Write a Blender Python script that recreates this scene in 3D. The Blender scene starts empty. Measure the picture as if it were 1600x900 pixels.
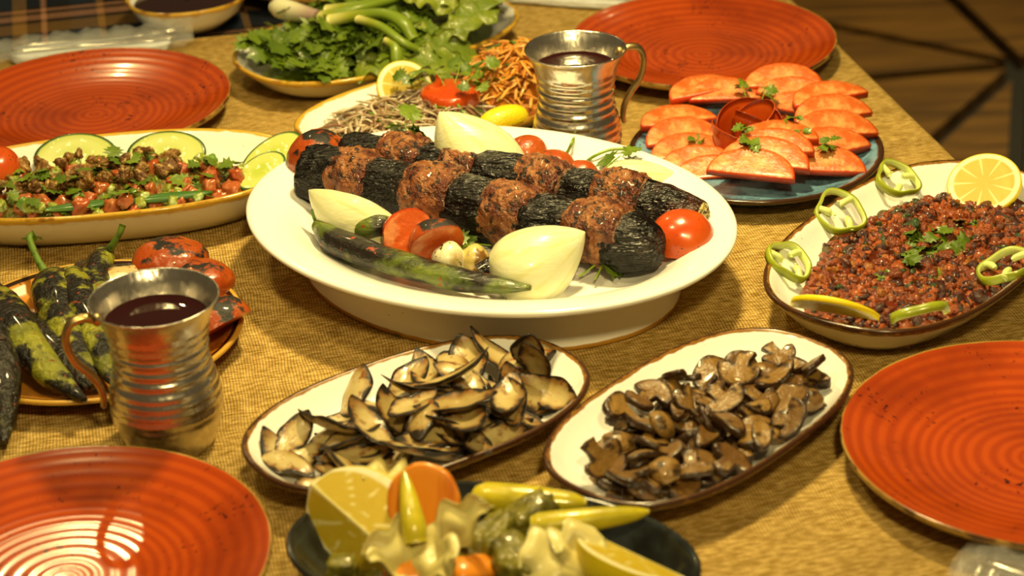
import bpy, bmesh, math, random
import numpy as np
from mathutils import Matrix, Vector

# ------------------------------------------------------------------ camera, light, exposure
SC = bpy.context.scene
COL = SC.collection
ZT = 0.75                      # height of the cloth-covered table top above the floor
F_PX, PITCH, ROLL, CAM_H = 3264.0, math.radians(27.32), math.radians(-2.19), 0.78
FW = np.array([0, math.cos(PITCH), -math.sin(PITCH)])
_u0 = np.array([0, math.sin(PITCH), math.cos(PITCH)])
_x0 = np.array([1.0, 0, 0])
RT = math.cos(ROLL) * _x0 + math.sin(ROLL) * _u0
UP = -math.sin(ROLL) * _x0 + math.cos(ROLL) * _u0
cam = bpy.data.cameras.new('camera')
cam.sensor_width = 36.0
cam.lens = F_PX / 1600 * 36
cam.clip_start = 0.05
cam.dof.use_dof = True
cam.dof.focus_distance = 1.70
cam.dof.aperture_fstop = 6.3
cam_o = bpy.data.objects.new('camera', cam)
COL.objects.link(cam_o)
cam_o.matrix_world = Matrix(((RT[0], UP[0], -FW[0], 0), (RT[1], UP[1], -FW[1], 0), (RT[2], UP[2], -FW[2], ZT + CAM_H), (0, 0, 0, 1)))
SC.camera = cam_o

TINT = (1.0, 0.80, 0.45)       # colour of the tungsten light
world = bpy.data.worlds.new('world')
SC.world = world
world.use_nodes = True
world.node_tree.nodes['Background'].inputs[0].default_value = (1.0, 0.74, 0.36, 1)
world.node_tree.nodes['Background'].inputs[1].default_value = 0.06


def lamp(name, loc, power, size, target=None, spread=None, col=(1.0, 0.78, 0.32)):
    l = bpy.data.lights.new(name, 'AREA')
    l.shape = 'DISK'
    l.size = size
    l.energy = power
    l.color = col
    if spread:
        l.spread = math.radians(spread)
    o = bpy.data.objects.new(name, l)
    COL.objects.link(o)
    o.location = loc
    d = Vector(target or (loc[0], loc[1], 0)) - Vector(loc)
    o.rotation_euler = d.to_track_quat('-Z', 'Y').to_euler()
    return o


lamp('pendant_lamp_main', (0.10, 1.66, ZT + 1.02), 5.0, 0.12, (0.04, 1.55, ZT), 125)
lamp('pendant_lamp_side', (-0.55, 1.35, ZT + 1.5), 1.6, 0.16, (-0.1, 1.45, ZT), 110)
lamp('pendant_lamp_far', (-0.82, 3.2, ZT + 1.52), 1.0, 0.05, (-0.1, 1.5, ZT), 120)
lamp('ceiling_lamp_rear', (0.25, -0.2, ZT + 1.7), 2.8, 0.22, (0.0, 1.75, ZT), 70)

lamp('floor_fill_light', (1.3, 3.9, 2.7), 8, 0.3, (1.0, 3.6, 0), 80)  # fill light added out of view to brighten the floor beyond the table

SC.view_settings.view_transform = 'Standard'
SC.view_settings.look = 'None'
SC.view_settings.gamma = 1.0
SC.view_settings.exposure = 0.66

# ------------------------------------------------------------------ helpers
rng = np.random.default_rng(7)
R = random.Random(11)


def at(px, py, h=0.0):
    """point of the table (height h above the cloth) seen at a pixel of the 1600 x 900 frame"""
    d = FW + RT * ((px - 800) / F_PX) + UP * (-(py - 450) / F_PX)
    t = (CAM_H - h) / -d[2]
    return np.array([d[0] * t, d[1] * t, ZT + h])


def lin(c):
    return c / 12.92 if c <= 0.04045 else ((c + 0.055) / 1.055) ** 2.4


def A(h, g=1.0):
    """albedo of a surface that shows the colour h (hex) under the warm light"""
    v = [lin(int(h[i:i + 2], 16) / 255) * g / t for i, t in zip((0, 2, 4), TINT)]
    v = (v[0] + 0.12 * max(0, v[1] - v[0] * 0.5), v[1] + 0.03 * max(0, v[0] - v[1]), v[2] * 0.9)      # hue pulled towards yellow, like a camera's colour crosstalk
    return tuple(min(0.92, x) for x in v) + (1,)


def vnoise(p, seed=0):
    p = np.asarray(p, float)
    i = np.floor(p).astype(np.int64)
    f = p - i
    f = f * f * (3 - 2 * f)

    def h(a, b, c):
        n = (a * 374761393 + b * 668265263 + c * 2147483647 + seed * 1274126177) & 0xffffffff
        n = ((n ^ (n >> 13)) * 1274126177) & 0xffffffff
        n = ((n ^ (n >> 16)) * 2246822519) & 0xffffffff
        return ((n ^ (n >> 15)) & 0xffff) / 32767.5 - 1
    x, y, z = i[:, 0], i[:, 1], i[:, 2]
    u, v, w = f[:, 0], f[:, 1], f[:, 2]
    l = lambda a, b, t: a + (b - a) * t
    return l(l(l(h(x, y, z), h(x + 1, y, z), u), l(h(x, y + 1, z), h(x + 1, y + 1, z), u), v),
             l(l(h(x, y, z + 1), h(x + 1, y, z + 1), u), l(h(x, y + 1, z + 1), h(x + 1, y + 1, z + 1), u), v), w)


def fbm(p, seed=0, o=3):
    s, a = 0, 1.0
    for k in range(o):
        s = s + a * vnoise(np.asarray(p) * 2 ** k, seed + k * 17)
        a *= 0.5
    return s


def rot(ax=0, ay=0, az=0):
    """rotation matrix (degrees), x then y then z"""
    m = Matrix.Rotation(math.radians(az), 3, 'Z') @ Matrix.Rotation(math.radians(ay), 3, 'Y') @ Matrix.Rotation(math.radians(ax), 3, 'X')
    return np.array(m)


def frame(x, up=(0, 0, 1)):
    """matrix whose x axis is along x and whose z axis is near up"""
    x = np.asarray(x, float) / np.linalg.norm(x)
    y = np.cross(up, x)
    y /= np.linalg.norm(y)
    return np.stack([x, y, np.cross(x, y)], 1)


# ------------------------------------------------------------------ materials
def _fac(nt, co, L):
    N, K = nt.nodes, nt.links
    kind = L.get('k', 'noise')

    def noise(s, det=4, st=None, dis=0, w=0):
        v = co
        if st or w:
            m = N.new('ShaderNodeMapping')
            m.inputs['Scale'].default_value = st or (1, 1, 1)
            m.inputs['Location'].default_value = (w, w * 1.7, -w)
            K.new(co, m.inputs['Vector'])
            v = m.outputs[0]
        if kind == 'vor':
            n = N.new('ShaderNodeTexVoronoi')
            n.inputs['Scale'].default_value = s
            K.new(v, n.inputs['Vector'])
            return n.outputs['Distance']
        n = N.new('ShaderNodeTexNoise')
        n.inputs['Scale'].default_value = s
        n.inputs['Detail'].default_value = det
        n.inputs['Distortion'].default_value = dis
        n.inputs['Roughness'].default_value = L.get('rg', 0.55)
        K.new(v, n.inputs['Vector'])
        return n.outputs[0]

    def math_(op, a, b):
        m = N.new('ShaderNodeMath')
        m.operation = op
        for i, q in enumerate((a, b)):
            if isinstance(q, (int, float)):
                m.inputs[i].default_value = q
            else:
                K.new(q, m.inputs[i])
        return m.outputs[0]
    if kind in ('noise', 'vor'):
        f = noise(L.get('s', 100), L.get('det', 4), L.get('st'), L.get('dis', 0), L.get('w', 0))
    elif kind == 'rand':
        f = N.new('ShaderNodeObjectInfo').outputs['Random']
    elif kind == 'attr':
        a = N.new('ShaderNodeAttribute')
        a.attribute_name = L['a']
        f = a.outputs['Fac']
        if L.get('wob'):
            f = math_('ADD', f, math_('MULTIPLY', math_('SUBTRACT', noise(L.get('s', 200), 4, L.get('st')), 0.5), L['wob']))
    r = N.new('ShaderNodeMapRange')
    r.interpolation_type = 'SMOOTHSTEP'
    r.inputs['From Min'].default_value = L.get('lo', 0.45)
    r.inputs['From Max'].default_value = L.get('hi', 0.6)
    r.inputs['To Max'].default_value = L.get('f', 1.0)
    K.new(f, r.inputs['Value'])
    f = r.outputs[0]
    if 'mask' in L:
        f = math_('MULTIPLY', f, _fac(nt, co, L['mask']))
    return f


MATS = {}


def mat(name, base, rough=0.5, layers=(), bump=(), metal=0.0, coat=0.0, sss=0.0, spec=0.5, alpha=1.0, sssr=0.004):
    m = bpy.data.materials.new(name)
    m.use_nodes = True
    nt = m.node_tree
    N, K = nt.nodes, nt.links
    b = N['Principled BSDF']
    co = N.new('ShaderNodeTexCoord').outputs['Object']
    b.inputs['Metallic'].default_value = metal
    b.inputs['Specular IOR Level'].default_value = spec
    b.inputs['Coat Weight'].default_value = coat
    b.inputs['Coat Roughness'].default_value = 0.08
    b.inputs['Alpha'].default_value = alpha
    if sss:
        b.inputs['Subsurface Weight'].default_value = sss
        b.inputs['Subsurface Radius'].default_value = (1.0, 0.5, 0.25)
        b.inputs['Subsurface Scale'].default_value = sssr
    rgb = N.new('ShaderNodeRGB')
    rgb.outputs[0].default_value = base
    cs = rgb.outputs[0]
    v = N.new('ShaderNodeValue')
    v.outputs[0].default_value = rough
    rs = v.outputs[0]
    for L in layers:
        f = _fac(nt, co, L)
        mx = N.new('ShaderNodeMix')
        mx.data_type = 'RGBA'
        K.new(f, mx.inputs[0])
        K.new(cs, mx.inputs[6])
        mx.inputs[7].default_value = L['c']
        cs = mx.outputs[2]
        if 'r' in L:
            mr = N.new('ShaderNodeMix')
            K.new(f, mr.inputs[0])
            K.new(rs, mr.inputs[2])
            mr.inputs[3].default_value = L['r']
            rs = mr.outputs[0]
    K.new(cs, b.inputs['Base Color'])
    K.new(rs, b.inputs['Roughness'])
    prev = None
    for B in bump:
        f = _fac(nt, co, dict(lo=0.0, hi=1.0, **B))
        bp = N.new('ShaderNodeBump')
        bp.inputs['Strength'].default_value = B.get('str', 0.5)
        bp.inputs['Distance'].default_value = B.get('dist', 0.001)
        K.new(f, bp.inputs['Height'])
        if prev:
            K.new(prev, bp.inputs['Normal'])
        prev = bp.outputs[0]
    if prev:
        K.new(prev, b.inputs['Normal'])
    MATS[name] = m
    return m


# ------------------------------------------------------------------ mesh builders
def mk(name, V, Fc, m, parent=None, loc=None, rotm=None, attrs=None, smooth=True, label=None, cat=None, group=None, kind=None):
    me = bpy.data.meshes.new(name)
    me.from_pydata(np.asarray(V, float).tolist(), [], [tuple(int(i) for i in f) for f in Fc])
    if smooth:
        me.polygons.foreach_set('use_smooth', np.ones(len(me.polygons), bool))
    for k, a in (attrs or {}).items():
        me.attributes.new(k, 'FLOAT', 'POINT').data.foreach_set('value', np.asarray(a, np.float32))
    me.materials.append(MATS[m] if isinstance(m, str) else m)
    me.update()
    return link(name, me, parent, loc, rotm, label, cat, group, kind)


def link(name, me, parent=None, loc=None, rotm=None, label=None, cat=None, group=None, kind=None):
    o = bpy.data.objects.new(name, me)
    COL.objects.link(o)
    if parent is not None:
        o.parent = parent
    M = Matrix.Identity(4)
    if rotm is not None:
        M = Matrix([list(map(float, r)) for r in rotm]).to_4x4()
    if loc is not None:
        M.translation = Vector([float(x) for x in loc])
    o.matrix_basis = M
    for k, v in (('label', label), ('category', cat), ('group', group), ('kind', kind)):
        if v:
            o[k] = v
    return o


def empty(name, loc=(0, 0, 0), rotm=None, label=None, cat=None, group=None, kind=None):
    o = link(name, None, None, loc, rotm, label, cat, group, kind)
    o.empty_display_size = 0.02
    return o


def grid_faces(nu, nv, cu=False, cv=False, off=0):
    """quads of an nu x nv vertex grid (v runs fastest), closed in u and/or v"""
    i = np.arange(nu if cu else nu - 1)
    j = np.arange(nv if cv else nv - 1)
    I, J = np.meshgrid(i, j, indexing='ij')
    I, J = I.ravel(), J.ravel()
    a = I * nv + J
    b = ((I + 1) % nu) * nv + J
    c = ((I + 1) % nu) * nv + (J + 1) % nv
    d = I * nv + (J + 1) % nv
    return np.stack([a, b, c, d], 1) + off


def join(parts):
    """[(V, F, attr or None)] -> V, F, attr"""
    Vs, Fs, As, o = [], [], [], 0
    for p in parts:
        V, f = np.asarray(p[0], float), p[1]
        Vs.append(V)
        Fs += [tuple(int(i) + o for i in q) for q in f]
        As.append(np.asarray(p[2], float) if len(p) > 2 and p[2] is not None else np.zeros(len(V)))
        o += len(V)
    return np.concatenate(Vs), Fs, np.concatenate(As)


def lathe(prof, n=64):
    """prof [(r, z)] -> V, F ; rings closed"""
    t = np.linspace(0, 2 * np.pi, n, endpoint=False)
    V = np.concatenate([np.stack([r * np.cos(t), r * np.sin(t), np.full(n, z)], 1) for r, z in prof])
    return V, grid_faces(len(prof), n, cv=True)


def tube(pts, rad, n=10, squash=1.0, noise=0.0, nf=60, seed=0, cap=True):
    """swept tube through pts with radii; returns V, F, attr (0 start .. 1 end)"""
    pts = np.asarray(pts, float)
    rad = np.broadcast_to(np.asarray(rad, float), (len(pts),))
    T = np.gradient(pts, axis=0)
    T /= np.linalg.norm(T, axis=1)[:, None] + 1e-12
    ref = np.array([0, 0, 1.0]) if abs(T[0][2]) < 0.9 else np.array([1.0, 0, 0])
    Vs = []
    a = np.linspace(0, 2 * np.pi, n, endpoint=False)
    for p, t, r in zip(pts, T, rad):
        s = np.cross(t, ref)
        s /= np.linalg.norm(s) + 1e-12
        u = np.cross(s, t)
        ref = u
        Vs.append(p + r * (np.cos(a)[:, None] * s + squash * np.sin(a)[:, None] * u))
    m = len(pts)
    V = np.concatenate(Vs)
    if noise:
        c = np.repeat(pts, n, 0)
        d = V - c
        V = c + d * (1 + noise * fbm(V * nf, seed, 3))[:, None]
    Fq = [tuple(q) for q in grid_faces(m, n, cv=True)]
    at_ = np.repeat(np.linspace(0, 1, m), n)
    if cap:
        V = np.concatenate([V, pts[:1], pts[-1:]])
        at_ = np.concatenate([at_, [0, 1]])
        for j in range(n):
            Fq.append((m * n, (j + 1) % n, j))
            Fq.append((m * n + 1, (m - 1) * n + j, (m - 1) * n + (j + 1) % n))
    return V, Fq, at_


def spline(pts, n):
    """Catmull-Rom through control points (rows of any width)"""
    p = np.asarray(pts, float)
    p = np.concatenate([2 * p[:1] - p[1:2], p, 2 * p[-1:] - p[-2:-1]])
    out = []
    for t in np.linspace(0, len(p) - 3 - 1e-9, n):
        i = int(t)
        f = t - i
        a, b, c, d = p[i:i + 4]
        out.append(0.5 * (2 * b + (c - a) * f + (2 * a - 5 * b + 4 * c - d) * f * f + (3 * b - a - 3 * c + d) * f ** 3))
    return np.array(out)


_ico = {}


def ico(n=3):
    if n not in _ico:
        bm = bmesh.new()
        bmesh.ops.create_icosphere(bm, subdivisions=n, radius=1)
        bm.verts.ensure_lookup_table()
        _ico[n] = (np.array([v.co[:] for v in bm.verts]), [tuple(v.index for v in f.verts) for f in bm.faces])
        bm.free()
    return _ico[n]


def blob(rx, ry, rz, amp=0.1, fr=2.0, seed=0, n=3, boxy=2.0, o=3):
    V, Fc = ico(n)
    if boxy != 2:
        V = V / (np.abs(V) ** boxy).sum(1)[:, None] ** (1 / boxy)
    d = 1 + amp * fbm(V * fr + seed * 3.7, seed, o)
    return V * d[:, None] * np.array([rx, ry, rz]), Fc


def shell(fn, nu, nv, th):
    """thin solid sheet: fn(u, v) in [-1, 1] -> points; returns V, F, edge attr"""
    u = np.linspace(-1, 1, nu)
    v = np.linspace(-1, 1, nv)
    U, W = np.meshgrid(u, v, indexing='ij')
    Pm = fn(U, W)
    du, dv = np.gradient(Pm, axis=0), np.gradient(Pm, axis=1)
    N = np.cross(du, dv)
    N /= np.linalg.norm(N, axis=2)[:, :, None] + 1e-12
    e = np.maximum(np.abs(U), np.abs(W))
    t = th * 0.5 * np.clip((1 - e ** 6), 0.25, 1)[:, :, None]
    top, bot = (Pm + N * t).reshape(-1, 3), (Pm - N * t).reshape(-1, 3)
    n = nu * nv
    Fq = [tuple(q) for q in grid_faces(nu, nv)] + [tuple(q[::-1] + n) for q in grid_faces(nu, nv)]
    idx = np.arange(n).reshape(nu, nv)
    b = np.concatenate([idx[:, 0], idx[-1, 1:], idx[-2::-1, -1], idx[0, -2:0:-1]])
    for i in range(len(b)):
        a, c = b[i], b[(i + 1) % len(b)]
        Fq.append((a, a + n, c + n, c)[::-1])
    return np.concatenate([top, bot]), Fq, np.concatenate([e.ravel(), e.ravel()])


def prism(outline, th, nz=2, bulge=0.0):
    """closed 2-D outline extruded to thickness th about z = 0, faces filled as fans; attr = 0 centre .. 1 edge"""
    o = np.asarray(outline, float)
    n = len(o)
    c = o.mean(0)
    parts, at_ = [], []
    sc = (0.0, 0.35, 0.7, 0.93, 1.0)
    V = []
    for s in sc[::-1]:
        z = th / 2 * (0.8 if s == 1.0 else 1.0)
        V.append(np.c_[c + (o - c) * s, np.full(n, z + bulge * (1 - s))])
        at_ += [s] * n
    for s in sc:
        z = th / 2 * (0.8 if s == 1.0 else 1.0)
        V.append(np.c_[c + (o - c) * s, np.full(n, -z + bulge * (1 - s))])
        at_ += [s] * n
    V = np.concatenate(V)
    m = 2 * len(sc)
    order = list(range(len(sc) - 1, -1, -1)) + list(range(m - 1, len(sc) - 1, -1))
    Fq = []
    for k in range(m - 1):
        r0, r1 = order[k] * n, order[k + 1] * n
        for j in range(n):
            q = (r0 + j, r0 + (j + 1) % n, r1 + (j + 1) % n, r1 + j)
            Fq.append(q[::-1])
    return V, Fq, np.array(at_)


def wedge(L, Rr, a0, a1, prof=None, nt=20, nphi=14, dim=0.0, seed=0):
    """segment of a round fruit about its long axis x, from angle a0 to a1 (deg); returns (outer V, F), (cut V, F, rho)"""
    t = np.linspace(-1, 1, nt)
    r = Rr * (prof(t) if prof else np.sqrt(np.clip(1 - np.abs(t) ** 2.2, 0, 1)))
    ph = np.radians(np.linspace(a0, a1, nphi))
    X = np.repeat(t * L / 2, nphi)
    rr = np.repeat(r, nphi)
    pp = np.tile(ph, nt)
    V = np.stack([X, rr * np.cos(pp), rr * np.sin(pp)], 1)
    if dim:
        V[:, 1:] *= (1 + dim * vnoise(V * 120, seed))[:, None]
    outer = (V, [tuple(q) for q in grid_faces(nt, nphi)], 0.5 + 0.5 * np.cos(pp * 16 + 3 * vnoise(V * 40, seed)))
    nr = 10
    cuts = []
    for k, p in enumerate((ph[0], ph[-1])):
        rho = np.linspace(0, 1, nr)
        Vc = np.stack([np.repeat(t * L / 2, nr), np.repeat(r, nr) * np.tile(rho, nt) * math.cos(p), np.repeat(r, nr) * np.tile(rho, nt) * math.sin(p)], 1)
        f = grid_faces(nt, nr)
        if k == 0:
            f = f[:, ::-1]
        cuts.append((Vc, [tuple(q) for q in f], np.maximum(np.tile(rho, nt), np.repeat(np.abs(t), nr) ** 3)))
    return outer, join(cuts)


# ------------------------------------------------------------------ dishes
def superell(a, b, n, th):
    c, s = np.cos(th), np.sin(th)
    return np.stack([a * np.sign(c) * np.abs(c) ** (2 / n), b * np.sign(s) * np.abs(s) ** (2 / n)], 1)


class Dish:
    def __init__(self, name, c, a, b, rotd, n, h, m, label, kind='boat', cat='dish', wall=0.045, seg=112, z0=0.0):
        self.c, self.a, self.b, self.rot, self.n, self.h, self.z0 = np.array(c), a, b, math.radians(rotd), n, h, z0
        w = wall
        if kind == 'boat':
            fl = 0.009
            pr = [(w, 0, 0.05, 0), (w, 0, 0.6, 0), (w, 0.002, 0.93, 0), (w, 0, 0.96, 0), (w * 0.95, 0, 1, 0), (w * 0.8, 0.003, 1, 0), (w * 0.45, h * 0.36, 1, 0), (w * 0.15, h * 0.72, 1, 0.0), (0.0025, h - 0.0065, 1, 0.55),
                  (0.0, h - 0.0035, 1, 0.85), (0.0, h - 0.0012, 1, 1), (0.0015, h, 1, 1), (0.0035, h - 0.0004, 1, 0.75), (0.006, h - 0.003, 1, 0.25), (0.010, h - 0.007, 1, 0),
                  (w * 0.42, h * 0.52, 1, 0), (w * 0.68, h * 0.3 + 0.003, 1, 0), (w * 0.9, fl + 0.001, 1, 0), (w * 1.05, fl, 1, 0), (w * 1.05, fl - 0.0006, 0.6, 0), (w * 1.05, fl - 0.0008, 0.3, 0), (w * 1.05, fl - 0.0008, 0.02, 0)]
        elif kind == 'plate':
            fl = 0.007
            pr = [(w, 0.003, 0.02, 0), (w, 0.003, 0.9, 0), (w, 0.0, 0.95, 0), (w * 0.98, 0, 1, 0), (w * 0.9, 0.003, 1, 0), (w * 0.4, h * 0.55, 1, 0), (0.003, h - 0.005, 1, 0.5), (0, h - 0.003, 1, 0.8), (0, h - 0.001, 1, 1), (0.0012, h, 1, 1), (0.003, h - 0.0002, 1, 0.8), (0.006, h - 0.0015, 1, 0.45), (0.011, h - 0.003, 1, 0.1),
                  (w * 0.5, h * 0.62, 1, 0), (w * 0.8, fl + 0.0035, 1, 0), (w * 1.0, fl + 0.0008, 1, 0), (w * 1.1, fl, 1, 0), (w * 1.1, fl - 0.0005, 0.6, 0), (w * 1.1, fl - 0.0005, 0.3, 0), (w * 1.1, fl - 0.0005, 0.02, 0)]
        elif kind == 'footed':
            fl = h - 0.024
            pr = [(0.05, 0.004, 0.02, 0), (0.05, 0.004, 0.9, 0), (0.052, 0.0, 1, 1), (0.046, 0.0, 1, 1), (0.0445, 0.0012, 1, 1), (0.0445, 0.0035, 1, 0.9), (0.0447, 0.0055, 1, 0.3), (0.047, 0.012, 1, 0), (0.050, h - 0.022, 1, 0), (0.044, h - 0.016, 1, 0), (0.03, h - 0.0125, 1, 0), (0.012, h - 0.0105, 1, 0), (0.009, h - 0.0085, 1, 0), (0.003, h - 0.0065, 1, 0), (0.0, h - 0.0035, 1, 0), (0.0, h - 0.0015, 1, 0), (0.0018, h - 0.0002, 1, 0), (0.005, h, 1, 0),
                  (0.012, h - 0.001, 1, 0), (0.024, h - 0.0035, 1, 0), (0.032, h - 0.0065, 1, 0), (0.041, h - 0.0125, 1, 0), (0.052, fl + 0.004, 1, 0), (0.062, fl + 0.0008, 1, 0), (0.07, fl, 1, 0), (0.07, fl, 0.6, 0), (0.07, fl, 0.3, 0), (0.07, fl, 0.02, 0)]
        elif kind == 'bowl':
            fl = 0.008
            pr = [(w, 0, 0.05, 0), (w, 0, 1, 0), (w * 0.7, 0.008, 1, 0), (w * 0.3, h * 0.5, 1, 0), (0.003, h - 0.006, 1, 0.5), (0, h - 0.002, 1, 1), (0.0015, h, 1, 1), (0.004, h - 0.001, 1, 0.7), (0.008, h - 0.007, 1, 0), (w * 0.5, h * 0.45, 1, 0), (w * 0.85, fl + 0.003, 1, 0), (w, fl, 1, 0), (w, fl, 0.5, 0), (w, fl, 0.02, 0)]
        th = np.linspace(0, 2 * np.pi, seg, endpoint=False)
        Vs, At = [], []
        for d, z, s, rm in pr:
            q = superell(max(0.004, a - d), max(0.004, b - d), n, th) * s
            Vs.append(np.c_[q, np.full(seg, z)])
            At += [rm] * seg
        V = np.concatenate(Vs)
        k = pr.index(max(pr, key=lambda e: e[1]))
        ins = [(d, z) for d, z, s, rm in pr[k:] if s == 1]
        self.di, self.zi, self.fl = [e[0] for e in ins] + [1], [e[1] for e in ins] + [fl], fl
        self.o = mk(name, V, grid_faces(len(pr), seg, cv=True), m, None, (c[0], c[1], ZT + z0), rot(0, 0, rotd), {'rim': At}, label=label, cat=cat)

    def local(self, x, y):
        dx, dy = np.asarray(x) - self.c[0], np.asarray(y) - self.c[1]
        cc, ss = math.cos(self.rot), math.sin(self.rot)
        return dx * cc + dy * ss, -dx * ss + dy * cc

    def world(self, u, v):
        cc, ss = math.cos(self.rot), math.sin(self.rot)
        return self.c[0] + u * cc - v * ss, self.c[1] + u * ss + v * cc

    def floor(self, x, y):
        """height (above the cloth) of the inside of the dish at world x, y"""
        u, v = self.local(x, y)
        r = (np.abs(u / self.a) ** self.n + np.abs(v / self.b) ** self.n) ** (1 / self.n)
        d = (1 - r) * np.hypot(u, v) / np.maximum(r, 1e-3)
        d = np.where(r < 0.25, 1, d)
        z = np.interp(d, self.di, self.zi)
        return np.where(r > 1.0, 0.0, z) + self.z0


class Heap:
    """height map over a dish (or over the cloth) on which pieces are dropped one by one"""
    def __init__(self, dish, pad=0.03, res=0.0015, fn=None):
        self.res = res
        e = max(dish.a, dish.b) + pad
        self.x0, self.y0 = dish.c[0] - e, dish.c[1] - e
        self.n = int(2 * e / res) + 1
        g = np.arange(self.n) * res
        X, Y = np.meshgrid(self.x0 + g, self.y0 + g, indexing='ij')
        self.H = (fn or dish.floor)(X, Y)

    def cells(self, P_):
        i = np.clip(((P_[:, 0] - self.x0) / self.res).round().astype(int), 0, self.n - 1)
        j = np.clip(((P_[:, 1] - self.y0) / self.res).round().astype(int), 0, self.n - 1)
        return i, j

    def rest(self, V, x, y):
        P_ = V + np.array([x, y, 0])
        i, j = self.cells(P_)
        return float((self.H[i, j] - V[:, 2]).max())

    def put(self, V, x, y, z):
        P_ = V + np.array([x, y, z])
        i, j = self.cells(P_)
        np.maximum.at(self.H, (i, j), P_[:, 2])

    def drop(self, V, x, y, sink=0.0):
        z = self.rest(V, x, y) - sink
        self.put(V, x, y, z)
        return np.array([x, y, ZT + z])


def dense(me_or_V, Fc=None):
    """vertices plus face centres, for the height map"""
    V = np.asarray(me_or_V)
    if Fc is None:
        return V
    c = np.array([V[list(f)].mean(0) for f in Fc])
    return np.concatenate([V, c])

# ------------------------------------------------------------------ material library
BRN = A('5a2c0c', 0.7)
glaze_layers = [dict(k='attr', a='rim', wob=0.55, s=90, lo=0.42, hi=0.62, c=A('8a5210'), r=0.3), dict(k='attr', a='rim', wob=0.7, s=140, lo=0.72, hi=0.9, c=A('43200a'), r=0.25),
                dict(s=420, det=2, lo=0.70, hi=0.73, c=A('6a4416'), mask=dict(s=30, w=3, lo=0.5, hi=0.65))]
mat('cream_glaze', A('fff0cc', 0.92), 0.16, glaze_layers, coat=0.3)
mat('cream_glaze_light_rim', A('fff0cc', 0.92), 0.16, [dict(k='attr', a='rim', wob=0.7, s=70, lo=0.35, hi=0.7, c=A('cf9426')), dict(k='attr', a='rim', wob=0.9, s=60, lo=0.95, hi=1.15, c=A('8a4a12')), glaze_layers[2]], coat=0.3)
mat('platter_glaze', A('fff3da', 0.95), 0.18, [dict(k='attr', a='rim', wob=0.6, s=80, lo=0.4, hi=0.7, c=A('b9781c'), r=0.7), dict(s=300, det=1, lo=0.745, hi=0.765, c=A('8a5a1a'), mask=dict(s=25, w=8, lo=0.55, hi=0.65))], coat=0.25)
mat('blue_glaze', A('74a09a', 0.85), 0.22, [dict(s=60, lo=0.4, hi=0.7, c=A('44696a', 0.75)), dict(s=330, det=2, lo=0.63, hi=0.68, c=A('2a2a20'), mask=dict(s=35, w=2, lo=0.42, hi=0.6)), dict(k='attr', a='rim', wob=0.5, s=120, lo=0.35, hi=0.6, c=A('3a1d0a'), r=0.2)], coat=0.3)
mat('orange_glaze', A('d07a1c'), 0.25, [dict(s=30, lo=0.4, hi=0.7, c=A('b85e10')), dict(s=300, det=2, lo=0.62, hi=0.66, c=A('2a1206'), mask=dict(k='attr', a='rim', lo=0.0, hi=0.3, f=1)), dict(k='attr', a='rim', lo=0.3, hi=0.42, c=A('2a1206')), dict(k='attr', a='rim', lo=0.7, hi=0.8, c=A('c88a2a'))], coat=0.3)
mat('black_glaze', A('1c1c16', 0.8), 0.16, [dict(s=50, lo=0.4, hi=0.7, c=A('2c3028', 0.8))], coat=0.3)
mat('red_glaze', A('c43c0a', 0.8), 0.22,
    [dict(k='attr', a='rip', lo=0.35, hi=0.95, c=A('d84c0c', 0.85), f=0.4), dict(k='attr', a='rip', lo=0.65, hi=0.0, c=A('a62a08', 0.8), f=0.4),
     dict(s=14, lo=0.45, hi=0.75, c=A('962606', 0.75), f=0.7),
     dict(s=230, det=2, lo=0.62, hi=0.65, c=A('2c0a06'), mask=dict(s=16, w=5, lo=0.48, hi=0.60)),
     dict(k='attr', a='rim', wob=0.5, s=50, lo=0.55, hi=0.8, c=A('a8782c')), dict(k='attr', a='rim', wob=0.9, s=60, lo=0.9, hi=1.1, c=A('4a2008'))], coat=0.4)
mat('hammered_steel', (0.72, 0.68, 0.62, 1), 0.25, [dict(s=40, lo=0.4, hi=0.8, c=(0.45, 0.42, 0.38, 1), r=0.34)], [dict(k='vor', s=200, str=0.18, dist=0.0010, st=(1, 1, 0.7)), dict(s=60, str=0.12, dist=0.001)], metal=1.0)
mat('brass', (0.62, 0.46, 0.20, 1), 0.32, [dict(s=60, lo=0.4, hi=0.7, c=(0.42, 0.30, 0.12, 1), r=0.45)], metal=1.0)
mat('dark_drink', (0.020, 0.003, 0.003, 1), 0.03, spec=0.6)
mat('steel', (0.7, 0.68, 0.64, 1), 0.14, metal=1.0)
mat('napkin_paper', A('e8e0c8', 0.9), 0.85, bump=[dict(s=220, str=0.5, dist=0.002)])
mat('clear_film', (0.9, 0.9, 0.9, 1), 0.06, alpha=0.10, spec=0.8, bump=[dict(s=70, str=0.8, dist=0.006)])
mat('floor_wood', A('7e4e14', 0.8), 0.5, [dict(s=3, st=(1, 9, 1), lo=0.3, hi=0.75, c=A('4a2a08', 0.55)), dict(s=12, st=(1, 14, 1), lo=0.5, hi=0.8, c=A('8a5a18', 0.6), f=0.6)])
mat('floor_dark', A('120a04', 0.5), 0.7)
mat('table_wood', A('4a2a10', 0.7), 0.5, [dict(s=6, st=(1, 10, 1), lo=0.4, hi=0.7, c=A('2c1608', 0.7))])


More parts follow.
